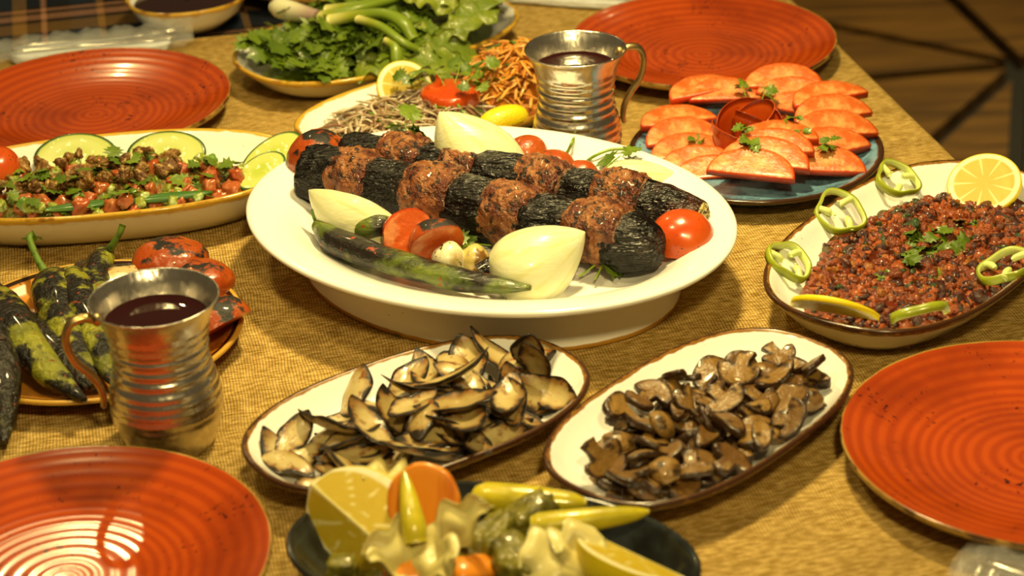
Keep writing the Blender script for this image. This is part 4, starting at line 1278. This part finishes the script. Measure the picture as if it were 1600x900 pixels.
# ------------------------------------------------------------------ walnut and tomato salad
hf, so = mound(salad, 'salad_base', 'chopped_salad', 'finely chopped salad filling the deep cream dish under the larger pieces', 'salad', 0.134, 0.072, 0.0, -0.006, 0.026, 0.003, 60, 6, 4.0)
hs = Heap(salad, fn=hf)
dice = lambda k, s, bx: (lambda V_F: (V_F[0], V_F[1], np.zeros(len(V_F[0]))))(blob(s, s * 0.85, s * 0.65, 0.24, 2.2, k, 3, bx + 1.5))
SG = ((76, 'tomato_dice', 'tomato_dice', 'red tomato dice on the walnut salad', 'tomato', 0.0062, 4.0, (0.012, -0.010, 0.110, 0.055)),
      (56, 'cucumber_dice', 'cucumber_dice', 'pale green cucumber dice on the walnut salad', 'cucumber', 0.0046, 4.0, (0.010, -0.012, 0.112, 0.056)),
      (72, 'walnut_piece', 'walnut', 'brown glazed walnut piece on the walnut salad', 'walnut', 0.0058, 2.0, (-0.022, 0.008, 0.090, 0.036)))
for cnt, nm, mt, lb, ct, sz, bx, e in SG:
    vs = [dice(k + cnt, sz * (0.8 + 0.1 * k), bx) for k in range(5)]
    if nm == 'walnut_piece':
        vs = [(V * (1 + 0.42 * fbm(V * 260, 3, 2))[:, None], Fc, e_) for V, Fc, e_ in vs]
    pile(salad, vs, cnt, ell(*e), 60, nm, mt, 'edge', (lambda lb: lambda k, u, v, f_: lb + zone(u, 0.03, ', beside the tomato wedge', '', ', beside the pointed cucumber slice'))(lb), ct, lb.replace(' on', 's on', 1), sink=0.0055, tries=4, heap=hs, seed=cnt)
r_ = random.Random(9)
for k in range(60):
    u, v = ell(0.0, -0.018, 0.115, 0.048)(r_)
    x, y = salad.world(u, v)
    z = float(hs.H[hs.cells(np.array([[x, y]]))][0])
    link('parsley_leaf', LEAF[r_.randrange(5)], None, (x, y, ZT + z + 0.001), rot(r_.uniform(-30, 30), r_.uniform(-40, 10), r_.uniform(0, 360)) * r_.uniform(0.5, 1.0), 'green parsley leaf mixed into the walnut salad' + zone(u, 0.04, ', beside the tomato wedge', '', ', beside the pointed cucumber slice'), 'herb', 'parsley in the walnut salad')


def cucumber_slice(px, py, h, rr, M, label, el=1.5, th=0.004):
    t = np.linspace(0, 2 * math.pi, 40, endpoint=False)
    V, Fc, e = prism(np.c_[rr * el * np.cos(t), rr * np.sin(t)], th)
    return mk('cucumber_slice', V, Fc, 'cucumber', None, at(px, py, h), M, {'edge': e}, label=label, cat='cucumber', group='cucumber slices')


cucumber_slice(118, 246, 0.037, 0.024, rot(38, 0, 8), 'oval cucumber slice leaning on the far rim of the salad dish, above the walnuts', 1.55)
cucumber_slice(260, 241, 0.037, 0.023, rot(38, 0, 4), 'oval cucumber slice leaning on the far rim of the salad dish, above the tomato dice', 1.55)
cucumber_slice(425, 246, 0.047, 0.019, rot(18, -22, 38), 'pointed cucumber slice sticking out over the end of the salad dish', 1.75)
cucumber_slice(408, 268, 0.041, 0.017, rot(14, -20, 40), 'pale cucumber slice lying under another one at the end of the salad dish', 1.5)
for pts, lb in (([(70, 328), (130, 321), (190, 314)], 'dark green cucumber strip along the near rim below the walnuts'), ([(196, 315), (260, 308), (332, 300)], 'dark green cucumber strip along the near rim below the tomato dice')):
    c3 = spline([at(a, b, 0.039) for a, b in pts], 12)
    V, Fc, _ = tube(c3 - c3[0], np.sin(np.linspace(0.35, math.pi - 0.35, 12)) * 0.0062, 10, 0.55)
    mk('cucumber_strip', V, Fc, 'cucumber_skin', None, c3[0], label=lb, cat='cucumber', group='cucumber strips')
fruit_wedge('tomato_wedge', -4, 266, 0.047, (0.3, 1, 0.3), 20, 0.045, 0.020, 20, 160, 'tomato_skin', 'tomato_flesh', 'tomato wedge at the end of the salad dish beside the walnuts', 'tomato')

# ------------------------------------------------------------------ charred peppers and tomatoes
G = 0.010
GP = 'grilled peppers on the orange plate'
pepper('grilled_pepper', [(80, 432, G + 0.017, 0.012), (84, 452, G + 0.018, 0.0185), (92, 490, G + 0.018, 0.017), (112, 540, G + 0.016, 0.014), (135, 575, G + 0.012, 0.008), (146, 590, G + 0.010, 0.003)], 'broad light green pepper with black blisters and a hooked stem', 'pepper_bright', stem=[(78, 434, G + 0.018, 0.0045), (62, 412, G + 0.026, 0.0032), (50, 385, G + 0.034, 0.003), (46, 371, G + 0.038, 0.003), (54, 365, G + 0.040, 0.0032)], group=GP, seed=11)
pepper('grilled_pepper', [(112, 430, G + 0.020, 0.010), (118, 452, G + 0.022, 0.014), (135, 495, G + 0.022, 0.0125), (155, 545, G + 0.018, 0.010), (170, 585, G + 0.012, 0.006), (176, 600, G + 0.010, 0.002)], 'slim bright green pepper lying behind the mug handle', 'pepper_bright', group=GP, seed=12)
pepper('grilled_pepper', [(163, 396, G + 0.020, 0.0085), (156, 412, G + 0.021, 0.0115), (148, 440, G + 0.020, 0.0125), (165, 480, G + 0.018, 0.012), (190, 520, G + 0.014, 0.006)], 'charred pepper with a long upright stem next to the blackened tomato', 'pepper_bright', stem=[(164, 397, G + 0.021, 0.0042), (175, 384, G + 0.030, 0.003), (186, 366, G + 0.040, 0.0027), (192, 351, G + 0.047, 0.0030)], group=GP, seed=13)
pepper('grilled_pepper', [(-12, 455, G + 0.022, 0.010), (5, 485, G + 0.026, 0.017), (32, 530, G + 0.026, 0.0165), (68, 572, G + 0.020, 0.013), (104, 604, G + 0.014, 0.008), (132, 625, G + 0.015, 0.0025)], 'large green pepper with a dark pointed tip reaching over the plate edge', 'pepper_bright', group=GP, seed=14)
pepper('grilled_pepper', [(40, 500, G + 0.014, 0.010), (60, 525, G + 0.016, 0.014), (95, 560, G + 0.014, 0.014), (130, 590, G + 0.012, 0.011), (150, 604, G + 0.010, 0.005)], 'blackened pepper lying in the middle of the pile', 'pepper_black', group=GP, seed=15)
pepper('grilled_pepper', [(130, 420, G + 0.014, 0.010), (138, 438, G + 0.016, 0.0125), (160, 478, G + 0.014, 0.012), (190, 540, G + 0.012, 0.008)], 'black blistered pepper beneath the one with the upright stem', 'pepper_black', group=GP, seed=16)
pepper('grilled_pepper', [(-12, 520, 0.044, 0.012), (-2, 560, 0.040, 0.0145), (4, 610, 0.030, 0.013), (6, 655, 0.018, 0.009), (6, 692, 0.010, 0.0035)], 'whole black charred pepper hanging over the edge of the orange plate', 'pepper_black', group=GP, seed=17)


def whole_tomato(px, py, h, r3, label, seed, M):
    V, Fc = blob(*r3, 0.07, 1.6, seed, 4)
    V[:, 2] *= 1 - 0.1 * np.exp(-(np.hypot(V[:, 0], V[:, 1]) / r3[0] * 3) ** 2)
    c_ = at(px, py, h)
    mk('grilled_tomato', V + np.array([0, 0, r3[2] * 0.95]), Fc, 'tomato_charred', None, c_ - np.array([0, 0, r3[2] * 0.95]), M, label=label, cat='tomato', group='charred tomatoes on the orange plate')


whole_tomato(265, 407, 0.026, (0.032, 0.026, 0.018), 'flattened charred tomato at the far edge of the orange plate', 4, rot(0, 0, 10))
whole_tomato(318, 440, 0.024, (0.026, 0.024, 0.017), 'charred tomato on the orange plate behind the mug rim', 6, rot(0, 0, 60))
fruit_wedge('tomato_half', 345, 512, 0.024, (0.8, 0.6, 0.15), -38, 0.055, 0.024, 0, 180, 'tomato_charred', 'tomato_flesh', 'cut tomato half on the orange plate beside the mug', 'tomato', 'charred tomatoes on the orange plate', dim=0.05)
V, Fc, e = onion_piece(4)
mk('onion_slice', V * 1.1 + np.array([0, 0, 0.008]), Fc, 'onion_grilled', None, at(192, 425, 0.030) - np.array([0, 0, 0.008]), rot(35, 10, 35), {'edge': e}, label='pale charred onion slice on the orange plate behind the mug', cat='onion')

# ------------------------------------------------------------------ herb dish
hmH, _ = mound(herb, 'lettuce', 'herb_bed', 'bed of green leaves at the bottom of the herb dish', 'herb', 0.138, 0.082, 0.0, 0.0, 0.032, 0.004, 50, 9, 3.0)
r_ = random.Random(21)
for k in range(76):
    u, v = ell(-0.036, 0.000, 0.080, 0.052)(r_)
    x, y = herb.world(u, v)
    z = float(hmH(np.array([x]), np.array([y]))[0])
    sprig((x, y, ZT + z + 0.001), r_.uniform(0, 360), r_.uniform(0.028, 0.045), r_.uniform(0.1, 0.5), 'leafy parsley sprig in the herb dish, ' + zone(u, 0.03, 'away from the lettuce', 'under the spring onions', 'beside the lettuce') + zone(v, 0.015, ', by the salad side', '', ', by the plaid side'), 'parsley heaped in the herb dish', 8, 100 + k, r_.uniform(0.95, 1.35), r_.uniform(-0.5, 0.5))


def lettuce_leaf(k):
    r = random.Random(k)
    L, W = r.uniform(0.07, 0.10), r.uniform(0.045, 0.065)

    def fn(u, v):
        w = W / 2 * ((1 - np.abs(u * 0.96) ** 2.6) ** 0.55 * (0.75 + 0.25 * u))
        x, y = L / 2 * u, v * w
        ruf = np.abs(v) ** 2
        z = 0.005 * ruf * np.sin(u * 8 + k + v * 2) + 0.0025 * ruf * np.sin(u * 17 + 2 * k) - 6 * x * x + 7 * y * y
        return np.stack([x, y + 0.0025 * ruf * np.cos(u * 13 + k), z], 2)
    return shell(fn, 40, 19, 0.0011)


hl = Heap(herb, fn=hmH)
for k, (px, py, a, b, c_) in enumerate(((640, 60, 20, -10, 30), (690, 62, 30, 5, 20), (735, 42, 25, -15, 40), (700, 22, 25, 0, 10), (760, 22, 30, -10, 60), (660, 28, 35, 10, -20), (745, 4, 30, 0, 30), (700, -8, 20, 0, 0), (612, 80, 15, -5, 35), (665, 84, 25, 0, 25))):
    V, Fc, e = lettuce_leaf(k + 2)
    M = rot(a, b, c_)
    W = V @ M.T
    x, y, _ = at(px, py, 0.05)
    z = hl.rest(W, x, y) - 0.012
    hl.put(W, x, y, z)
    mk('lettuce_leaf', V, Fc, 'lettuce', None, (x, y, ZT + z), M, label='frilly green lettuce leaf in the herb dish, ' + ('against the parsley', 'above the grated carrot', 'by the rim facing the far mug', 'under the spring onion tips', 'at the end facing the red plate')[k % 5], cat='lettuce', group='lettuce leaves in the herb dish')


def spring_onion(ctrl, label, bulb=None):
    P3 = np.array([np.r_[at(a, b, h), r] for a, b, h, r in ctrl])
    base = P3[0, :3].copy()
    base[2] = P3[:, 2].min() - 0.004
    root = empty('spring_onion', base, None, label, 'spring onion', 'spring onions')
    c = spline(P3, 26)
    V, Fc, t = tube(c[:, :3] - base, c[:, 3], 12, 0.85)
    mk('stalk', V, Fc, 'spring_onion_stalk', root, attrs={'len': t})
    if bulb:
        B = np.array([np.r_[at(a, b, h), r] for a, b, h, r in bulb])
        c = spline(B, 16)
        V, Fc, t = tube(c[:, :3] - base, c[:, 3], 14)
        mk('bulb', V, Fc, 'spring_onion_bulb', root, attrs={'len': t})
    return root


spring_onion([(500, 26, 0.060, 0.007), (530, 20, 0.066, 0.006), (570, 10, 0.070, 0.0055), (640, -8, 0.068, 0.005)], 'spring onion with a pale purple tinged bulb resting on the herb dish rim', [(426, 11, 0.052, 0.006), (436, 12, 0.053, 0.0105), (455, 17, 0.054, 0.0105), (480, 23, 0.057, 0.0085), (502, 27, 0.060, 0.0068)])
spring_onion([(515, 32, 0.060, 0.0075), (560, 24, 0.068, 0.0068), (600, 22, 0.074, 0.0065), (630, 36, 0.070, 0.0075), (646, 62, 0.056, 0.0065)], 'thick green spring onion stalk bent down over the herbs')
spring_onion([(510, 16, 0.062, 0.0065), (550, 10, 0.068, 0.006), (590, 3, 0.070, 0.0058), (650, -10, 0.068, 0.005)], 'yellowish spring onion stalk lying behind the bent one')
spring_onion([(560, 30, 0.068, 0.005), (596, 42, 0.070, 0.0048), (630, 66, 0.060, 0.0045), (654, 78, 0.050, 0.0035)], 'thin spring onion stalk lying below the bent one')
spring_onion([(602, 62, 0.060, 0.004), (617, 72, 0.056, 0.006), (620, 92, 0.046, 0.0065), (618, 106, 0.038, 0.004)], 'short flat green stalk hanging over the herb dish rim')

# ------------------------------------------------------------------ sliced onion salad, grated carrot
def strands(dish, hf, n, u0, v0, au, av, L, rad, m, name, label, seed):
    g = np.random.default_rng(seed)
    Vs, Fs, tn, off = [], [], [], 0
    for i in range(n):
        t, q = g.uniform(0, 2 * np.pi), math.sqrt(g.random())
        x, y = dish.world(u0 + au * q * math.cos(t), v0 + av * q * math.sin(t))
        z = float(hf(np.array([x]), np.array([y]))[0])
        a, l = g.uniform(0, 2 * np.pi), L * g.uniform(0.5, 1.2)
        d, s = np.array([math.cos(a), math.sin(a), 0]), np.array([-math.sin(a), math.cos(a), 0])
        k = g.uniform(-0.35, 0.35)
        p0 = np.array([x - dish.c[0], y - dish.c[1], z + g.uniform(0, 0.006)])
        pts = [p0 - d * l / 2 + s * k * l * 0.6 - np.array([0, 0, g.uniform(0, 0.006)]), p0 + np.array([0, 0, g.uniform(0, 0.004)]), p0 + d * l / 2 + s * k * l * 0.6 - np.array([0, 0, g.uniform(-0.003, 0.006)])]
        V, Fc, _ = tube(spline(pts, 8), rad * g.uniform(0.7, 1.3) * np.array([0.6, 1, 1, 1, 1, 1, 1, 0.6]), 5, 0.55)
        Vs.append(V)
        Fs += [tuple(int(j) + off for j in f) for f in Fc]
        off += len(V)
        tn.append(np.full(len(V), g.random()))
    return mk(name, np.concatenate(Vs), Fs, m, None, (dish.c[0], dish.c[1], ZT), attrs={'tone': np.concatenate(tn)}, label=label, cat='salad', kind='stuff')


h1, o1 = mound(shred, 'shredded_onion', 'onion_salad', 'sliced sumac onion heap under its strands', 'salad', 0.088, 0.066, -0.058, -0.006, 0.022, 0.003, 60, 12, 4.5)
strands(shred, h1, 520, -0.058, -0.006, 0.086, 0.064, 0.034, 0.0014, 'shredded_onion', 'onion_strands', 'pinkish brown sliced onion strands with green herb flecks', 31)
h2, o2 = mound(shred, 'grated_carrot', 'carrot_salad', 'grated carrot heap under its strands', 'salad', 0.060, 0.062, 0.082, 0.002, 0.045, 0.004, 60, 14, 2.6)
strands(shred, h2, 420, 0.082, 0.002, 0.059, 0.061, 0.034, 0.0016, 'grated_carrot', 'carrot_strands', 'orange grated carrot strands with green herb flecks', 33)
V, Fc = blob(0.0285, 0.0285, 0.026, 0.04, 1.5, 3, 4)
V = V[:, :] * np.array([1, 1, 1])
V[:, 2] = np.where(V[:, 2] > 0.008, 0.008 + 0.15 * (V[:, 2] - 0.008), V[:, 2])
tc = at(703, 152, 0.034)
root = empty('tomato_cup', tc - np.array([0, 0, 0.024]), None, 'hollowed tomato cup with parsley between the onion and carrot salads', 'tomato')
mk('skin', V + np.array([0, 0, 0.024]), Fc, 'tomato_skin', root)
V, Fc, _ = tube([(0, 0, 0), (0.004, 0, 0.004), (0.006, 0, 0.010), (0.004, 0, 0.016)], [0.006, 0.005, 0.003, 0.001], 8)
mk('peel_tip', V + np.array([-0.016, 0.004, 0.030]), Fc, 'tomato_skin', root)
for k, (dx, dy, az) in enumerate(((-0.012, 0.004, 170), (0.004, 0.008, 60), (0.012, 0.004, 20), (0.008, -0.006, 300), (-0.004, 0.002, 110))):
    sprig(tc + np.array([dx, dy, 0.008]), az, 0.026, 0.55, 'parsley sprig stuck in the tomato cup', 'parsley in the tomato cup', 5, 60 + k, 0.7)
lemon_slice(632, 137, 0.038, 0.027, rot(48, 0, 20), 'lemon slice leaning behind the sliced onion salad')
fruit_wedge('lemon_wedge', 786, 188, 0.028, (1, 0.45, 0.05), 60, 0.052, 0.014, 20, 120, 'lemon_peel', 'lemon_flesh', 'lemon wedge with its peel up in front of the grated carrot', 'lemon', None, parts=('peel', 'flesh'), seg=5)

# ------------------------------------------------------------------ pickles
fruit_wedge('lemon_wedge', 556, 818, 0.044, (0.62, -0.60, -0.26), 0, 0.088, 0.038, -105, 25, 'lemon_peel', 'lemon_flesh', 'large lemon wedge standing at the end of the pickle dish beside the carrot', 'lemon', 'lemon wedges with the pickles', parts=('peel', 'flesh'), seg=5)
fruit_wedge('lemon_wedge', 990, 864, 0.042, (0.75, -0.52, -0.12), 0, 0.074, 0.033, 160, 282, 'lemon_peel', 'lemon_flesh', 'lemon wedge at the narrow end of the pickle dish beside the cabbage', 'lemon', 'lemon wedges with the pickles', parts=('peel', 'flesh'), seg=5)
t = np.linspace(0, 2 * np.pi, 44, endpoint=False)
V, Fc, e = prism(np.c_[0.0232 * np.cos(t), 0.0245 * np.sin(t)] * (1 + 0.015 * np.cos(7 * t))[:, None], 0.006)
mk('carrot_slice', V, Fc, 'carrot', None, at(662, 783, 0.056), rot(64, 0, -8), {'edge': e}, label='round orange carrot slice standing behind the pickled cabbage', cat='carrot')
PP = 'pickled peppers'
pepper('pickled_pepper', [(650, 848, 0.052, 0.0075), (646, 822, 0.060, 0.008), (640, 785, 0.068, 0.0062), (634, 752, 0.075, 0.0035), (631, 735, 0.079, 0.001)], 'slim pickled pepper standing in front of the carrot slice', 'pickled_pepper', group=PP, noise=0.04, squash=0.9)
pepper('pickled_pepper', [(745, 772, 0.040, 0.007), (758, 776, 0.040, 0.0105), (800, 780, 0.040, 0.0108), (850, 783, 0.040, 0.0095), (895, 785, 0.040, 0.007), (917, 786, 0.040, 0.0025)], 'plump yellow pickled pepper lying at the back of the black dish', 'pickled_pepper', group=PP, noise=0.04, squash=0.9)
pepper('pickled_pepper', [(829, 820, 0.046, 0.006), (845, 820, 0.046, 0.0085), (890, 816, 0.047, 0.0085), (945, 809, 0.047, 0.0075), (990, 803, 0.047, 0.005), (1014, 799, 0.047, 0.0015)], 'long yellow pickled pepper reaching over the dish edge above the cabbage', 'pickled_pepper', group=PP, noise=0.04, squash=0.9)
for k, (px, py, h, r3, M, lb) in enumerate(((826, 808, 0.038, (0.019, 0.0115, 0.0115), rot(0, -25, 20), 'gherkin piece between the two yellow pickled peppers'),
                                             (772, 840, 0.036, (0.023, 0.012, 0.012), rot(0, 0, 60), 'olive green gherkin piece behind the other gherkins'),
                                             (752, 862, 0.032, (0.021, 0.012, 0.011), rot(0, 10, 10), 'olive green gherkin piece next to the pale cabbage'),
                                             (800, 872, 0.036, (0.022, 0.013, 0.012), rot(0, 0, 100), 'olive green gherkin piece nearest the crumpled cabbage leaf'),
                                             (712, 872, 0.030, (0.016, 0.013, 0.012), rot(0, 0, 30), 'small gherkin piece under the pale cabbage'),
                                             (535, 888, 0.026, (0.010, 0.009, 0.008), rot(0, 0, 0), 'small green pickle beside the large lemon wedge'))):
    V, Fc = blob(*r3, 0.13, 3.0, k + 40, 4, 3.2)
    low = (V @ M.T)[:, 2].min()
    c_ = at(px, py, h)
    mk('gherkin', V, Fc, 'gherkin', None, c_, M, {'edge': np.clip(np.abs(V[:, 0]) / r3[0], 0, 1) * 0.9}, label=lb, cat='pickle', group='gherkins in the black dish')


def cabbage_leaf(k, L, W):
    def fn(u, v):
        w = W / 2 * ((1 - np.abs(u) ** 2.4) ** 0.5 * (1 + 0.25 * np.sin(u * 5 + k)) + 0.08)
        x, y = L / 2 * u, v * w
        z = 10 * y * y * np.sin(k + u * 2) + 7 * x * x * np.cos(k * 2.0) + 0.0022 * np.sin(u * 5 + v * 3 + k) + 0.0014 * np.sin(v * 6 + k)
        return np.stack([x, y + 0.003 * np.sin(u * 9 + k), z], 2)
    return shell(fn, 28, 15, 0.0026)


for k, (px, py, h, L, W, M, lb) in enumerate(((706, 828, 0.052, 0.066, 0.026, rot(50, -46, -18), 'pale cabbage leaf standing up beside the carrot slice'),
                                               (632, 862, 0.046, 0.058, 0.032, rot(45, 25, 35), 'pale cabbage leaf leaning on the large lemon wedge'),
                                               (672, 872, 0.046, 0.052, 0.032, rot(40, -20, -40), 'pale folded cabbage leaf in front of the other cabbage'),
                                               (882, 872, 0.044, 0.056, 0.042, rot(38, -10, 20), 'crumpled pale cabbage leaf beside the smaller lemon wedge'),
                                               (905, 858, 0.042, 0.042, 0.036, rot(45, 20, 60), 'pale cabbage leaf folded behind the crumpled one'),
                                               (606, 762, 0.048, 0.040, 0.030, rot(60, 30, 10), 'small pale cabbage piece behind the large lemon wedge'))):
    V, Fc, e = cabbage_leaf(k + 1, L, W)
    mk('cabbage_leaf', V, Fc, 'cabbage', None, at(px, py, h), M, {'edge': e}, label=lb, cat='cabbage', group='pickled cabbage')
for k, (px, py, lb) in enumerate(((640, 892, 'orange pickled carrot piece under the folded cabbage'), (738, 892, 'orange pickled carrot piece in front of the gherkins'))):
    V, Fc = blob(0.016, 0.010, 0.007, 0.15, 2, k + 70, 3, 3)
    mk('carrot_piece', V, Fc, 'carrot', None, at(px, py, 0.036), rot(20, 10, 40 * k), label=lb, cat='carrot')
hp_, o_ = mound(pick, 'gherkin', 'pickle_bed', 'chopped green pickles filling the bottom of the black dish', 'pickle', 0.085, 0.048, -0.01, -0.012, 0.020, 0.003, 60, 17, 2.5)

# ------------------------------------------------------------------ wrapped cutlery
def cutlery_pack(loc, az, label):
    root = empty('cutlery_pack', loc, rot(0, 0, az), label, 'cutlery', 'wrapped napkins with cutlery')
    root.scale = (0.82, 0.82, 0.9)
    n = mk('napkin', *blob(0.10, 0.026, 0.005, 0.03, 3, 5, 4, 6.0), 'napkin_paper', root, (0, 0, 0.0065))
    c = spline([(-0.095, 0.012, 0.014, 0.003), (0.0, 0.012, 0.0135, 0.0035), (0.06, 0.012, 0.0135, 0.003), (0.075, 0.012, 0.0145, 0.006), (0.092, 0.012, 0.016, 0.007)], 20)
    V, Fc, _ = tube(c[:, :3], c[:, 3], 10, 0.35)
    fk = mk('fork', V, Fc, 'steel', root)
    for k in range(4):
        V, Fc, _ = tube([(0.09, 0.007 + 0.0033 * k, 0.016), (0.105, 0.0065 + 0.0036 * k, 0.0165), (0.122, 0.0065 + 0.0036 * k, 0.0185)], [0.0015, 0.0012, 0.0007], 6)
        mk('tine', V, Fc, 'steel', fk)
    c = spline([(-0.10, -0.008, 0.0145, 0.0045), (-0.02, -0.008, 0.0140, 0.0045), (0.0, -0.008, 0.0138, 0.006), (0.07, -0.008, 0.0140, 0.0085), (0.112, -0.008, 0.0145, 0.002)], 22)
    V, Fc, _ = tube(c[:, :3], c[:, 3], 10, 0.25)
    mk('knife', V, Fc, 'steel', root)

    def fn(u, v):
        a = np.pi * v
        w, h = 0.034 * (1 - 0.25 * np.abs(u) ** 6), 0.0125 * (1 - 0.45 * np.abs(u) ** 4)
        w_ = 0.0022 * np.sin(u * 21 + v * 5) + 0.0016 * np.sin(u * 43 - v * 9)
        return np.stack([0.132 * u, (w + w_) * np.cos(a), 0.0135 + (h + w_) * np.sin(a)], 2)
    V, Fc, _ = shell(fn, 44, 30, 0.0003)
    V[:, 2] = np.maximum(V[:, 2], 0.0004)
    mk('clear_wrapper', V, Fc, 'clear_film', root, label='clear crinkled plastic sleeve')
    return root


p = at(165, 84, 0.0)
cutlery_pack((p[0] - 0.015, p[1] + 0.002, ZT), 9, 'wrapped napkin and cutlery lying behind the red plate next to the plaid cloth')
p = at(905, 3, 0.0)
cutlery_pack((p[0] - 0.01, p[1], ZT), -18, 'wrapped napkin and cutlery beside the red plate at the far cloth edge')
p = at(1474, 866, 0.0)
cutlery_pack((p[0] + 0.112 * math.cos(math.radians(-32)), p[1] - 0.022 + 0.112 * math.sin(math.radians(-32)), ZT), 148, 'wrapped napkin and cutlery in front of the speckled red plate')

# a crumb of parsley fallen on the cloth
link('parsley_leaf', LEAF[2], None, at(627, 527, 0.0015), rot(10, -5, 110) * 0.45, 'tiny parsley leaf fallen on the burlap in front of the platter foot', 'herb')
